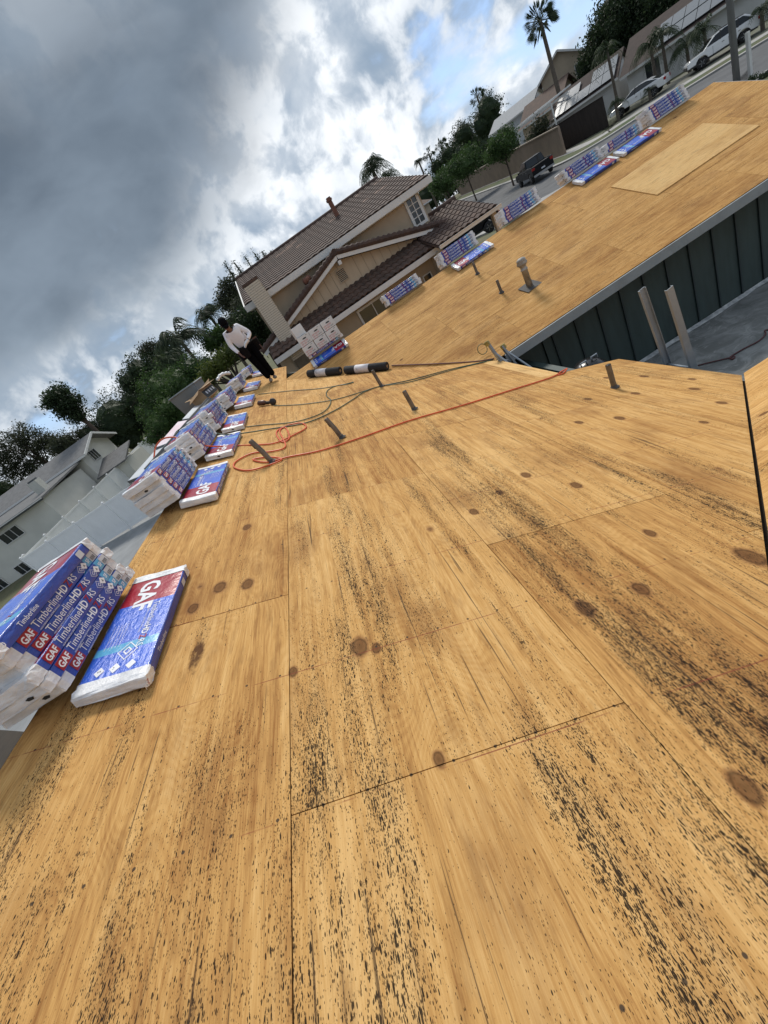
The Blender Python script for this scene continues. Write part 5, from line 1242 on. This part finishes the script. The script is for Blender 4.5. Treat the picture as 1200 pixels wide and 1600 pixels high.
def tree(name, label, lobes, base, m, n=2600, size=.28, trunk=.16, open_=0.0, group=None, cat='tree', limbs=4):
    """lobes: world-space (centre, radii); base: trunk foot in world space"""
    _ts[0] += 1; base = Vector(base); t = empty(name, base, label=label, cat=cat, group=group); r = random.Random(_ts[0])
    lo = [(c-base, Vector((q[0], q[1], q[2]))) for c, q in lobes]
    crown_mesh(lo, n, size, _ts[0], open_).build('crown', m, t)
    mb = MB(); c0 = lo[0][0]; mid = Vector((c0.x*.45+r.uniform(-.1, .1), c0.y*.45, c0.z*.5))
    fork = mid.lerp(c0, .45)
    mb.tube(spline([Vector((0, 0, -.3)), mid, fork, c0], 4), [trunk*(1.15-.75*i/12) for i in range(13)], 8)
    for c, q in lo*(1 if len(lo) > 2 else 2):
        for _ in range(limbs):
            e_ = c+Vector((r.uniform(-.7, .7)*q.x, r.uniform(-.7, .7)*q.y, r.uniform(-.2, .75)*q.z)); mm = fork.lerp(e_, .5)+Vector((r.uniform(-.2, .2), r.uniform(-.2, .2), .12*q.z))
            mb.tube(spline([fork*r.uniform(.85, 1.0), mm, e_], 3), [trunk*.45*(1-.12*i) for i in range(7)], 5)
    mb.build('trunk', BARK, t, True); return t
def lobe(u, v, D, r, sq=(1, 1, 1), p=None):
    c = at_d(u, v, D); q = px_r(c, r); return (c, (q*sq[0], q*sq[1], q*sq[2]))
def foot(u, v, D):
    p = at_d(u, v, D); return Vector((p.x, p.y, g(p.x, p.y)))
def plumb(c): return Vector((c.x, c.y, g(c.x, c.y)))
# street trees along the block wall
for (lb, cen, r, D, ft) in (('round green street tree nearest to the black pickup', (782, 232), 27, 61, (798, 276)), ('broad green street tree at the middle of the block wall', (722, 262), 29, 72, (742, 306)), ('low green street tree at the far end of the block wall', (690, 287), 23, 78, (706, 320))):
    f_ = foot(*ft, D); c = at_d(*cen, D); q = px_r(c, r); c = Vector((f_.x+.1, f_.y, c.z))
    tree('street_tree', lb, [(c, (q*1.05, q*1.05, q*.72)), (c+Vector((q*.5, .2, q*.35)), (q*.55, q*.6, q*.5)), (c+Vector((-q*.6, -.2, q*.15)), (q*.5, q*.5, q*.45))], f_, LMID, 3200, .30, .10, group='street trees by the block wall')
# big dark trees behind the ranch house
for i, (lb, ls, D) in enumerate((
    ('huge dark evergreen at the left end of the mass behind the ranch house', [(935, 85, 30), (955, 55, 36), (922, 108, 18), (970, 85, 28)], 84),
    ('tallest dark evergreen whose top leaves the frame above the ranch house', [(985, 35, 50), (960, 20, 34), (1010, -15, 46), (1005, 55, 36)], 86),
    ('dark evergreen with drooping limbs over the solar panels', [(1035, 35, 40), (1050, -10, 42), (1015, 62, 26)], 82),
    ('dark evergreen over the middle of the ranch house roof', [(1085, 5, 40), (1110, -30, 42)], 84),
    ('dark evergreen at the far right end behind the ranch house', [(1140, -25, 36), (1175, -50, 36)], 86))):
    L_ = [lobe(u, v, D, r, (1, 1, 1.05)) for u, v, r in ls]
    tree('evergreen_tree', lb, L_, plumb(L_[0][0]), LDARK, 8500, .46, .35, group='dark evergreens behind the ranch house')
for lb, ls, D, m in (('dense dark round-headed tree beside the white house', [(763, 172, 26), (755, 195, 24), (772, 190, 20)], 108, LDARK), ('dark ragged tree left of the round-headed tree', [(725, 212, 22), (716, 228, 18), (738, 222, 16)], 112, LDARK),
    ('low dark green tree behind the street trees', [(700, 245, 18), (715, 246, 18), (682, 262, 14)], 104, LDARK), ('pale bare-branched bush above the block wall by the pickup', [(848, 200, 17), (835, 210, 12)], 72, LOLIVE),
    ('small dark bush under the gabled house wall', [(925, 150, 11), (935, 145, 10)], 80, LDARK)):
    L_ = [lobe(u, v, D, r) for u, v, r in ls]; tree('tree', lb, L_, plumb(L_[0][0]), m, 2600 if m is LDARK else 700, .38, .22, open_=0 if m is LDARK else .3)
mb_ = None
# left side garden
for nm, lb, ls, D, m, n, op in (
    ('tree', 'very dark broad tree standing behind the far white fence', [(185, 655, 44), (160, 690, 34), (215, 632, 34), (200, 680, 34), (225, 660, 26)], 58, LDARK, 6500, 0),
    ('tree', 'dark green tree between the broad tree and the palms', [(255, 610, 38), (242, 645, 26), (285, 625, 34), (270, 655, 24)], 33, LMID, 6200, .05),
    ('tree', 'bright green leafy tree right behind the grey bin', [(288, 600, 30), (305, 580, 26), (270, 640, 26), (312, 612, 20)], 30, LMID, 4600, .05),
    ('tree', 'dark tree with ragged top under the queen palms', [(220, 580, 26), (205, 600, 24), (245, 580, 26), (270, 560, 24)], 48, LDARK, 4600, .06),
    ('tree', 'airy olive tree behind the leftmost palm', [(245, 552, 20), (228, 548, 12)], 50, LOLIVE, 1500, .28),
    ('bush', 'yellow green bush just left of the roofer', [(345, 568, 16), (330, 582, 16), (360, 552, 14), (320, 600, 14)], 26, LYEL, 1800, .05),
    ('bush', 'round clipped bush beyond the roofer', [(330, 535, 15), (345, 525, 16), (362, 515, 16)], 40, LMID, 2600, 0),
    ('tree', 'dark dense tree between the roofer and the chimney', [(392, 505, 26), (380, 530, 24), (405, 530, 22)], 27, LDARK, 3600, 0),
    ('tree', 'olive green tree against the left end of the tiled roof', [(382, 480, 20), (370, 500, 16), (395, 490, 16)], 34, LOLIVE, 2400, .1),
    ('tree', 'airy grey green tree rising left of the tiled roof', [(362, 455, 18), (355, 475, 14)], 40, LOLIVE, 1500, .22),
    ('tree', 'spreading airy oak with sky showing through, over the grey roof', [(35, 690, 30), (75, 695, 24), (8, 715, 26), (50, 730, 22), (20, 740, 18)], 62, LOLIVE, 6500, .24),
    ('tree', 'low olive tree between the oak and the dark broad tree', [(105, 692, 20), (90, 700, 14), (130, 680, 12)], 58, LOLIVE, 1900, .12),
    ('tree', 'dark bushy tree at the edge behind the reddish roof', [(5, 765, 20), (-15, 775, 20)], 66, LDARK, 1500, .05),
    ('hedge', 'dark clipped hedge along the pale stucco house', [(118, 772, 12), (132, 760, 12), (146, 748, 13), (104, 783, 11), (160, 738, 13)], 54, LDARK, 2200, 0),
    ('bush', 'low dark shrubs at the foot of the fence by the stucco house', [(88, 805, 8), (80, 815, 8)], 47, LDARK, 900, 0)):
    L_ = [lobe(u, v, D, r) for u, v, r in ls]; tree(nm, lb, L_, plumb(L_[0][0]), m, n, .20 if D < 40 else .30, .14, op, cat='bush' if nm in ('bush', 'hedge') else 'tree')
D = 30; L_ = [lobe(u, v, D, r) for u, v, r in ((255, 662, 24), (286, 645, 24), (312, 622, 22), (240, 684, 15))]; tree('bush', 'dark leafy thicket right behind the white flashing sheets', L_, plumb(L_[0][0]), LMID, 4200, .18, .1, .05, cat='bush')
# leaning umbrella pine
D = 52; L_ = [lobe(92, 618, D, 20, (1, 1, .8)), lobe(108, 632, D, 20, (1, 1, .8)), lobe(78, 628, D, 14, (1, 1, .8)), lobe(120, 650, D, 13, (1, 1, .9)), lobe(98, 640, D, 14)]
tree('pine_tree', 'dark umbrella pine standing alone against the grey cloud', L_, plumb(at_d(150, 672, D)), LDARK, 3400, .34, .26, .12, limbs=5)
# slim cypress row behind the tiled roof
for i, (u, v, r) in enumerate(((352, 413, 5), (366, 410, 7), (383, 402, 6), (396, 394, 6), (409, 393, 6), (422, 392, 6))):
    D = 44+i; c = at_d(u, v, D); top = c.z; b = plumb(c); q = px_r(c, r); lo_ = []
    for k in range(9): lo_.append((Vector((c.x, c.y, top-.35-k*.75)), (q*(.25+.11*k), q*(.25+.11*k), .6)))
    tree('cypress', ['thin cypress at the left end of the cypress row', 'leaning shaggy cypress, second of the row', 'tall narrow cypress, third of the row', 'tallest pointed cypress in the row', 'blunt cypress beside the tallest one', 'cypress nearest to the tiled ridge'][i], lo_, b, LDARK, 1300, .20, .10, group='cypress row behind the tiled roof', limbs=0)
# palms
def palm(label, base, topz, crown, kind, n=26, lean=(0, 0), tr=.16, group=None, seed=0):
    t = empty('palm_tree', base, label=label, cat='palm tree', group=group); r = random.Random(seed+7); H = topz-base.z; top = Vector((lean[0], lean[1], H))
    mb = MB(); mb.tube(spline([Vector((0, 0, -.3)), Vector((lean[0]*.3, lean[1]*.3, H*.5)), top], 6), [tr*(1.2-.4*i/12) for i in range(13)], 9); mb.build('trunk', PBARK, t, True)
    mb = MB()
    for i in range(n):
        az = r.uniform(0, 6.28); el = r.uniform(-.7, 1.35) if kind == 'fan' else r.uniform(-.1, 1.25)
        d = Vector((math.cos(az)*math.cos(el), math.sin(az)*math.cos(el), math.sin(el))); L = crown*r.uniform(.8, 1.1)
        if kind == 'fan':
            st = top+d*L*.5; side = d.orthogonal().normalized(); up = d.cross(side)
            mb.tube([top, st], crown*.012, 4)
            for q in range(15):
                a = -1.35+2.7*q/14; e_ = (d*math.cos(a)+side*math.sin(a)).normalized(); ln = L*.5*(.65+.35*math.cos(a)); tip = st+e_*ln+Vector((0, 0, -ln*.22)); w = side*math.cos(a)*ln*.055+up*.02
                md = st.lerp(tip, .55)+up*ln*.04; mb.add([st, md+w, tip, md-w], [(0, 1, 2, 3)])
        else:
            dh = Vector((d.x, d.y, 0)); pts = []; dr = r.uniform(.75, 1.25)
            for k in range(9):
                s_ = k/8; pts.append(top+dh*L*s_*(1-.15*s_)+Vector((0, 0, L*(d.z*s_-(dr)*s_*s_*.75))))
            mb.tube(pts, [crown*.014*(1-.09*k) for k in range(9)], 4)
            for k in range(1, 9):
                for h in (0, .5):
                    p = pts[k-1].lerp(pts[k], h); tan = (pts[k]-pts[k-1]).normalized(); side = tan.cross(Vector((0, 0, 1))); side = side.normalized() if side.length > .01 else Vector((1, 0, 0)); ln = L*.27*(1-.6*abs(k/8-.45))
                    for sg in (-1, 1):
                        tip = p+side*sg*ln*.75+tan*ln*.45+Vector((0, 0, -ln*r.uniform(.35, .95))); w = tan*ln*.055; md = p.lerp(tip, .5)+Vector((0, 0, ln*.08)); mb.add([p-w*.5, md+w, tip, md-w], [(0, 1, 2, 3)])
    mb.build('crown', LPALM, t); return t
def palm_at(label, topuv, D, crown, kind, n=26, seed=0, foot_uv=None, group=None, tr=.16, lean=(0, 0)):
    c = at_d(*topuv, D); b = Vector((c.x-lean[0], c.y-lean[1], 0)); b.z = g(b.x, b.y); return palm(label, b, c.z, crown, kind, n, lean, tr, group, seed)
palm_at('very tall fan palm standing alone above the gabled house', (844, 33), 76, 2.15, 'fan', 60, 1, tr=.24)
palm_at('drooping queen palm behind the tiled ridge', (580, 262), 40, 2.1, 'queen', 34, 2)
palm_at('second drooping palm beside it, lower on the tiled ridge', (607, 276), 42, 1.6, 'queen', 22, 22)
for i, (u, v, c_, lb) in enumerate(((745, 150, 1.7, 'fan palm sticking up behind the round-headed dark tree'), (689, 228, 1.7, 'tallest of three small fan palms over the street trees'), (670, 241, 1.6, 'middle one of three small fan palms over the street trees'), (654, 252, 1.9, 'leftmost of three small palms over the street trees'))):
    palm_at(lb, (u, v), 112, c_, 'fan' if i < 3 else 'queen', 26, 10+i, tr=.2)
for i, (u, v, D, c_, lb) in enumerate(((278, 528, 40, 2.6, 'large queen palm at the middle of the left garden'), (326, 492, 44, 1.9, 'queen palm rising right of the large one'), (262, 575, 38, 2.2, 'lower queen palm whose fronds mix with the dark tree'), (140, 672, 58, 1.6, 'small distant palm below the umbrella pine'))):
    palm_at(lb, (u, v), D, c_*1.45, 'queen', 34, 30+i)
for i, (u, v, D, c_, n_, lb) in enumerate(((948, 78, 64, 2.4, 16, 'queen palm with thin trunk left of the solar panels'), (1016, 70, 61, 2.2, 18, 'queen palm before the middle of the ranch house'), (1033, 55, 61, 2.2, 18, 'queen palm beside the ranch house door'), (1072, 68, 60, 1.9, 26, 'shaggy leaning palm between the two white cars'),
        (1100, 45, 59, 2.1, 18, 'queen palm in front of the white suv'), (961, 160, 57, 1.1, 20, 'young palm at the nose of the white sedan'), (1014, 140, 57, .9, 12, 'young thin palm before the white sedan door'), (1190, 15, 57, 1.7, 18, 'young palm on the verge beyond the utility pole'))):
    palm_at(lb, (u, v), D, c_, 'queen', n_, 50+i, group='palms along the far verge', tr=.13)
tree('bush', 'weedy shrub on the bank behind the neighbour garage roof', [lobe(668, 352, 40, 14), lobe(650, 362, 40, 10)], plumb(at_d(668, 352, 40)), LOLIVE, 900, .16, .05, .1, cat='bush')
tree('hedge', 'low dark hedge by the utility pole at the frame edge', [lobe(1175, 128, 38, 6), lobe(1190, 124, 38, 6), lobe(1205, 119, 38, 6)], plumb(at_d(1175, 128, 38)), LDARK, 900, .14, .04, 0, cat='hedge')
# distant tree belt closing the horizon
_r = random.Random(77); mb = MB()
for i in range(420):
    a = R_(_r.uniform(-75, 85)); D = _r.uniform(125, 210); x, y = D*math.sin(a), D*math.cos(a); h = _r.uniform(3, 8.5); z = g(x, y); q = _r.uniform(2.5, 6)
    sub = crown_mesh([(Vector((x, y, z+h*.5)), Vector((q, q, h*.55)))], 170, 1.0, 500+i); mb.add(sub.v, sub.f)
o = mb.build('distant_woods', LDARK); tag(o, 'dark belt of distant trees closing the horizon', kind='stuff')
# ------------------------------------------------------------------ the roofer
SKIN = mat('brown skin', (.20, .10, .06), .55, var=.12); SHIRT = mat('white cotton shirt', (.80, .79, .82), .85, var=.05, vs=9, bump=.6, bs=14)
PANTS = mat('black work trousers', (.004, .004, .005), 1.0, spec=.05, var=.3, vs=6, bump=.5, bs=12); CAPM = mat('black cap cloth', (.005, .005, .006), .95, spec=.08)
LEATH = mat('black leather pouch', (.008, .007, .007), .9, spec=.1, bump=.3); SHOE = mat('grey beige shoes', (.26, .23, .19), .8, var=.3, vs=10)
def skin_mesh(name, nodes, edges, m, parent, levels=2):
    """nodes: name -> (co, radius)"""
    me = bpy.data.meshes.new(name); keys = list(nodes); me.from_pydata([nodes[k][0] for k in keys], [(keys.index(a), keys.index(b)) for a, b in edges], []); o = bpy.data.objects.new(name, me); COL.objects.link(o)
    md = o.modifiers.new('s', 'SKIN'); md.use_smooth_shade = True; sd = o.modifiers.new('u', 'SUBSURF'); sd.levels = levels; sd.render_levels = levels
    for i, k in enumerate(keys):
        r = nodes[k][1]; r = r if isinstance(r, tuple) else (r, r); me.skin_vertices[0].data[i].radius = r; me.skin_vertices[0].data[i].use_root = (i == 0)
    bpy.context.view_layer.update(); dg = bpy.context.evaluated_depsgraph_get(); nm = bpy.data.meshes.new_from_object(o.evaluated_get(dg)); bpy.data.objects.remove(o)
    nm.name = name; nm.materials.clear(); nm.materials.append(m); nm.polygons.foreach_set('use_smooth', [True]*len(nm.polygons)); return link(name, nm, parent)
J = dict(pel=((0, 0, .95), (.15, .11)), sp=((-.02, -.04, 1.12), (.14, .10)), ch=((-.05, -.11, 1.31), (.165, .115)), nk0=((-.065, -.155, 1.425), .07), nk=((-.075, -.185, 1.475), .055), hd0=((-.085, -.225, 1.535), (.070, .078)), hd=((-.09, -.245, 1.61), (.076, .092)), hd1=((-.088, -.235, 1.67), (.066, .080)),
    sR=((-.215, -.115, 1.385), .062), eR=((-.30, -.13, 1.12), .043), wR=((-.255, -.255, .915), .028), pR=((-.245, -.285, .855), (.036, .022)),
    sL=((.115, -.135, 1.395), .062), eL=((.225, -.185, 1.135), .043), wL=((.085, -.335, 1.045), .028), pL=((.035, -.365, 1.025), (.036, .022)),
    hR=((-.09, 0, .88), .095), kR=((-.055, -.05, .49), .062), aR=((-.005, .02, .09), .042), tR=((-.03, -.13, .04), (.045, .03)),
    hL=((.09, 0, .88), .095), kL=((.095, -.03, .49), .062), aL=((.115, .06, .09), .042), tL=((.11, -.10, .04), (.045, .03)))
Ed = [('pel', 'sp'), ('sp', 'ch'), ('ch', 'nk0'), ('nk0', 'nk'), ('nk', 'hd0'), ('hd0', 'hd'), ('hd', 'hd1'), ('ch', 'sR'), ('sR', 'eR'), ('eR', 'wR'), ('wR', 'pR'), ('ch', 'sL'), ('sL', 'eL'), ('eL', 'wL'), ('wL', 'pL'), ('pel', 'hR'), ('hR', 'kR'), ('kR', 'aR'), ('aR', 'tR'), ('pel', 'hL'), ('hL', 'kL'), ('kL', 'aL'), ('aL', 'tL')]
def fingers(tagn, palm, d, side, curl):
    palm, d, side, curl = Vector(palm), Vector(d).normalized(), Vector(side).normalized(), Vector(curl).normalized()
    for i, (off, ln) in enumerate(((-.030, .072), (-.010, .082), (.010, .078), (.029, .060))):
        a = palm+side*off+d*.020; b = a+d*ln*.5+curl*.006; c = b+d*ln*.28+curl*ln*.33
        for q, p_, r in (('a', a, .0105), ('b', b, .0095), ('c', c, .0075)): J[f'{tagn}{i}{q}'] = (tuple(p_), r)
        Ed.extend([(tagn, f'{tagn}{i}a'), (f'{tagn}{i}a', f'{tagn}{i}b'), (f'{tagn}{i}b', f'{tagn}{i}c')])
    a = palm-side*.036-d*.012; b = a-side*.022+d*.026+curl*.012; c = b+d*.028+curl*.012
    for q, p_, r in (('ta', a, .013), ('tb', b, .011), ('tc', c, .008)): J[f'{tagn}{q}'] = (tuple(p_), r)
    Ed.extend([(tagn, f'{tagn}ta'), (f'{tagn}ta', f'{tagn}tb'), (f'{tagn}tb', f'{tagn}tc')])
for _k in ('ch', 'nk0', 'nk', 'hd0', 'hd', 'hd1', 'sR', 'sL'):
    _w = .5 if _k == 'ch' else (.7 if _k[0] == 's' else 1.0); (_a, _b, _c2), _r2 = J[_k]; J[_k] = ((_a-.05*_w, _b-.07*_w, _c2-.035*_w), _r2)
fingers('pR', J['pR'][0], (.15, -.45, -.85), (0, -.9, .45), (.9, 0, 0)); fingers('pL', J['pL'][0], (-.9, -.3, -.3), (0, -.3, -.9), (0, .8, -.3))
fx, fy = -1.22, 11.30; foot_p = Vector((fx, fy, zm(fx)+.02))
man = empty('person', foot_p, .18, label='roofer in white long-sleeved shirt, black cap and trousers, looking down at his tool belt', cat='person')
man.scale = (1.05, 1.05, 1.04)
Jb = {k: (c_, (tuple(q*.74 for q in r_) if isinstance(r_, tuple) else r_*.74) if k in ('pel', 'sp', 'ch', 'nk0', 'sR', 'eR', 'sL', 'eL', 'hR', 'kR', 'aR', 'hL', 'kL', 'aL', 'wR', 'wL') else r_) for k, (c_, r_) in J.items()}
skin_mesh('body', Jb, Ed, SKIN, man)
sh = {k: (J[k][0], tuple(q*1.0+.016 for q in (J[k][1] if isinstance(J[k][1], tuple) else (J[k][1],)*2))) for k in ('sp', 'ch', 'nk0', 'sR', 'eR', 'wR', 'sL', 'eL', 'wL')}
sh['sp'] = ((-.03, -.06, 1.13), (.18, .135)); sh['hem'] = ((-.005, -.01, .93), (.19, .145)); sh['ch'] = (J['ch'][0], (.205, .14)); sh['wR'] = (tuple(Vector(J['wR'][0])*.97+Vector(J['eR'][0])*.03), .040); sh['wL'] = (tuple(Vector(J['wL'][0])*.97+Vector(J['eL'][0])*.03), .040); sh['eR'] = (J['eR'][0], .056); sh['eL'] = (J['eL'][0], .056); sh['nk0'] = (J['nk0'][0], .085); sh['sR'] = (J['sR'][0], .088); sh['sL'] = (J['sL'][0], .088)
skin_mesh('shirt', {k: sh[k] for k in ('ch', 'sp', 'hem', 'nk0', 'sR', 'eR', 'wR', 'sL', 'eL', 'wL')}, [('ch', 'sp'), ('sp', 'hem'), ('ch', 'nk0'), ('ch', 'sR'), ('sR', 'eR'), ('eR', 'wR'), ('ch', 'sL'), ('sL', 'eL'), ('eL', 'wL')], SHIRT, man)
pa = dict(pel=((0, 0, .95), (.165, .125)), wst=((-.008, -.01, 1.02), (.155, .12)), hR=(J['hR'][0], .115), kR=(J['kR'][0], .088), aR=((-.01, .02, .085), .075), hL=(J['hL'][0], .115), kL=(J['kL'][0], .088), aL=((.115, .055, .085), .075))
skin_mesh('trousers', pa, [('pel', 'wst'), ('pel', 'hR'), ('hR', 'kR'), ('kR', 'aR'), ('pel', 'hL'), ('hL', 'kL'), ('kL', 'aL')], PANTS, man)
for a_, t_ in (('aR', 'tR'), ('aL', 'tL')):
    a, t2 = Vector(J[a_][0]), Vector(J[t_][0]); skin_mesh('shoe', dict(h=(tuple(a+Vector((0, .045, -.05))), (.052, .045)), m=(tuple(a.lerp(t2, .5)+Vector((0, 0, -.02))), (.05, .045)), t=(tuple(t2+Vector((0, -.03, -.005))), (.046, .03))), [('h', 'm'), ('m', 't')], SHOE, man)
hd = Vector(J['hd'][0]); fw_ = Vector((.10, -.80, -.58)).normalized(); upv = Vector((-.02, -.58, .80)); upv = (upv-fw_*upv.dot(fw_)).normalized(); rt = fw_.cross(upv); HM = Matrix((rt, fw_, upv)).transposed()
mb = MB(); mb.lathe([(.097, .005), (.101, .03), (.098, .065), (.082, .10), (.05, .122), (.01, .128)], 20, hd+upv*.005, HM @ Matrix.Diagonal((.92, 1.08, 1))); cap = mb.build('cap', CAPM, man, True)
mb = MB(); pts = [HM @ Vector((.085*math.sin(a), .085*math.cos(a), .02)) for a in [-1.25+2.5*i/12 for i in range(13)]]; out = [HM @ Vector((.085*math.sin(a)*1.05, .085*math.cos(a)+.085*math.cos(a*.95), .004)) for a in [-1.25+2.5*i/12 for i in range(13)]]
mb.add([hd+p for p in pts]+[hd+p for p in out]+[hd+p-upv*.006 for p in pts]+[hd+p-upv*.006 for p in out], [(i, i+1, 14+i, 13+i) for i in range(12)]+[(26+i, 39+i, 40+i, 27+i) for i in range(12)]+[(13+i, 14+i, 40+i, 39+i) for i in range(12)]); mb.build('cap_brim', CAPM, cap)
mb = MB(); mb.lathe([(.002, .1), (.03, .095), (.055, .075), (.068, .03), (.066, -.02), (.05, -.05)], 16, hd+fw_*.02-upv*.055, HM @ Matrix.Rotation(R_(-65), 3, 'X')); mb.build('beard', CAPM, man, True)
for s_ in (-1, 1):
    c = hd+fw_*.086+rt*s_*.030+upv*.0; mb = MB(); mb.lathe([(.001, -.008), (.011, -.004), (.013, 0), (.011, .004), (.001, .008)], 10, c, HM); mb.build('eye', BLACK, man, True)
    c = hd+rt*s_*.082-upv*.01; mb = MB(); mb.lathe([(.004, -.03), (.016, -.02), (.022, .005), (.014, .028), (.003, .032)], 10, c, HM @ Matrix.Diagonal((.45, 1, 1))); mb.build('ear', SKIN, man, True)
mb = MB(); c = hd+fw_*.092; mb.add([c+upv*.012, c-upv*.028+fw_*.026, c-upv*.030+rt*.018, c-upv*.030-rt*.018, c-upv*.03-fw_*.02], [(0, 1, 2), (0, 3, 1), (1, 3, 4, 2), (0, 2, 4, 3)]); mb.build('nose', SKIN, man, True)
# tool belt: a thing he wears, pouches on both sides
mb = MB(); mb.tube([(.175*math.cos(a), .135*math.sin(a)-.005, .985+.02*math.sin(a)) for a in [2*math.pi*i/24 for i in range(25)]], .022, 6); belt = mb.build('tool_belt', LEATH, man, True)
for (x, y, r0) in ((-.21, -.06, .3), (.22, -.02, -.3), (-.12, -.14, .1)):
    mb = MB(); M = Matrix.Rotation(r0, 3, 'Z'); mb.add([Vector((x, y, .86))+M @ Vector(v) for v in ((-.09, -.05, .12), (.09, -.05, .12), (.09, .05, .12), (-.09, .05, .12), (-.07, -.04, -.14), (.07, -.04, -.14), (.07, .04, -.14), (-.07, .04, -.14))], [(0, 1, 5, 4), (1, 2, 6, 5), (2, 3, 7, 6), (3, 0, 4, 7), (4, 5, 6, 7), (3, 2, 1, 0)])
    o = mb.build('pouch', LEATH, belt); fix_normals(o); b_ = o.modifiers.new('b', 'BEVEL'); b_.width = .025; b_.segments = 2
mb = MB(); mb.tube([(.25, -.06, .98), (.27, -.07, .70)], .014, 8); mb.box((.25, -.06, 1.0), (.11, .03, .03)); mb.build('hammer', GUNM, belt)
tm = Matrix.Rotation(.18, 3, 'Z'); c = foot_p + tm @ (Vector(J['pL'][0])+Vector((-.045, -.045, .005)))
mb = MB(); mb.tube(spline([(-.07, .0, -.05), (-.02, -.01, .0), (.05, .0, .04), (.10, .02, .055)], 5), [.018, .026, .030, .032, .033, .034, .036, .038, .038, .036, .034, .032, .030, .028, .022, .012], 9)
gl_ = mb.build('work_glove', FLAP, None, True); gl_.location = c; tag(gl_, 'white glove or rag held at the waist by the roofer', 'glove')
# final check that empties of hand-held things keep their place
bpy.context.view_layer.update()
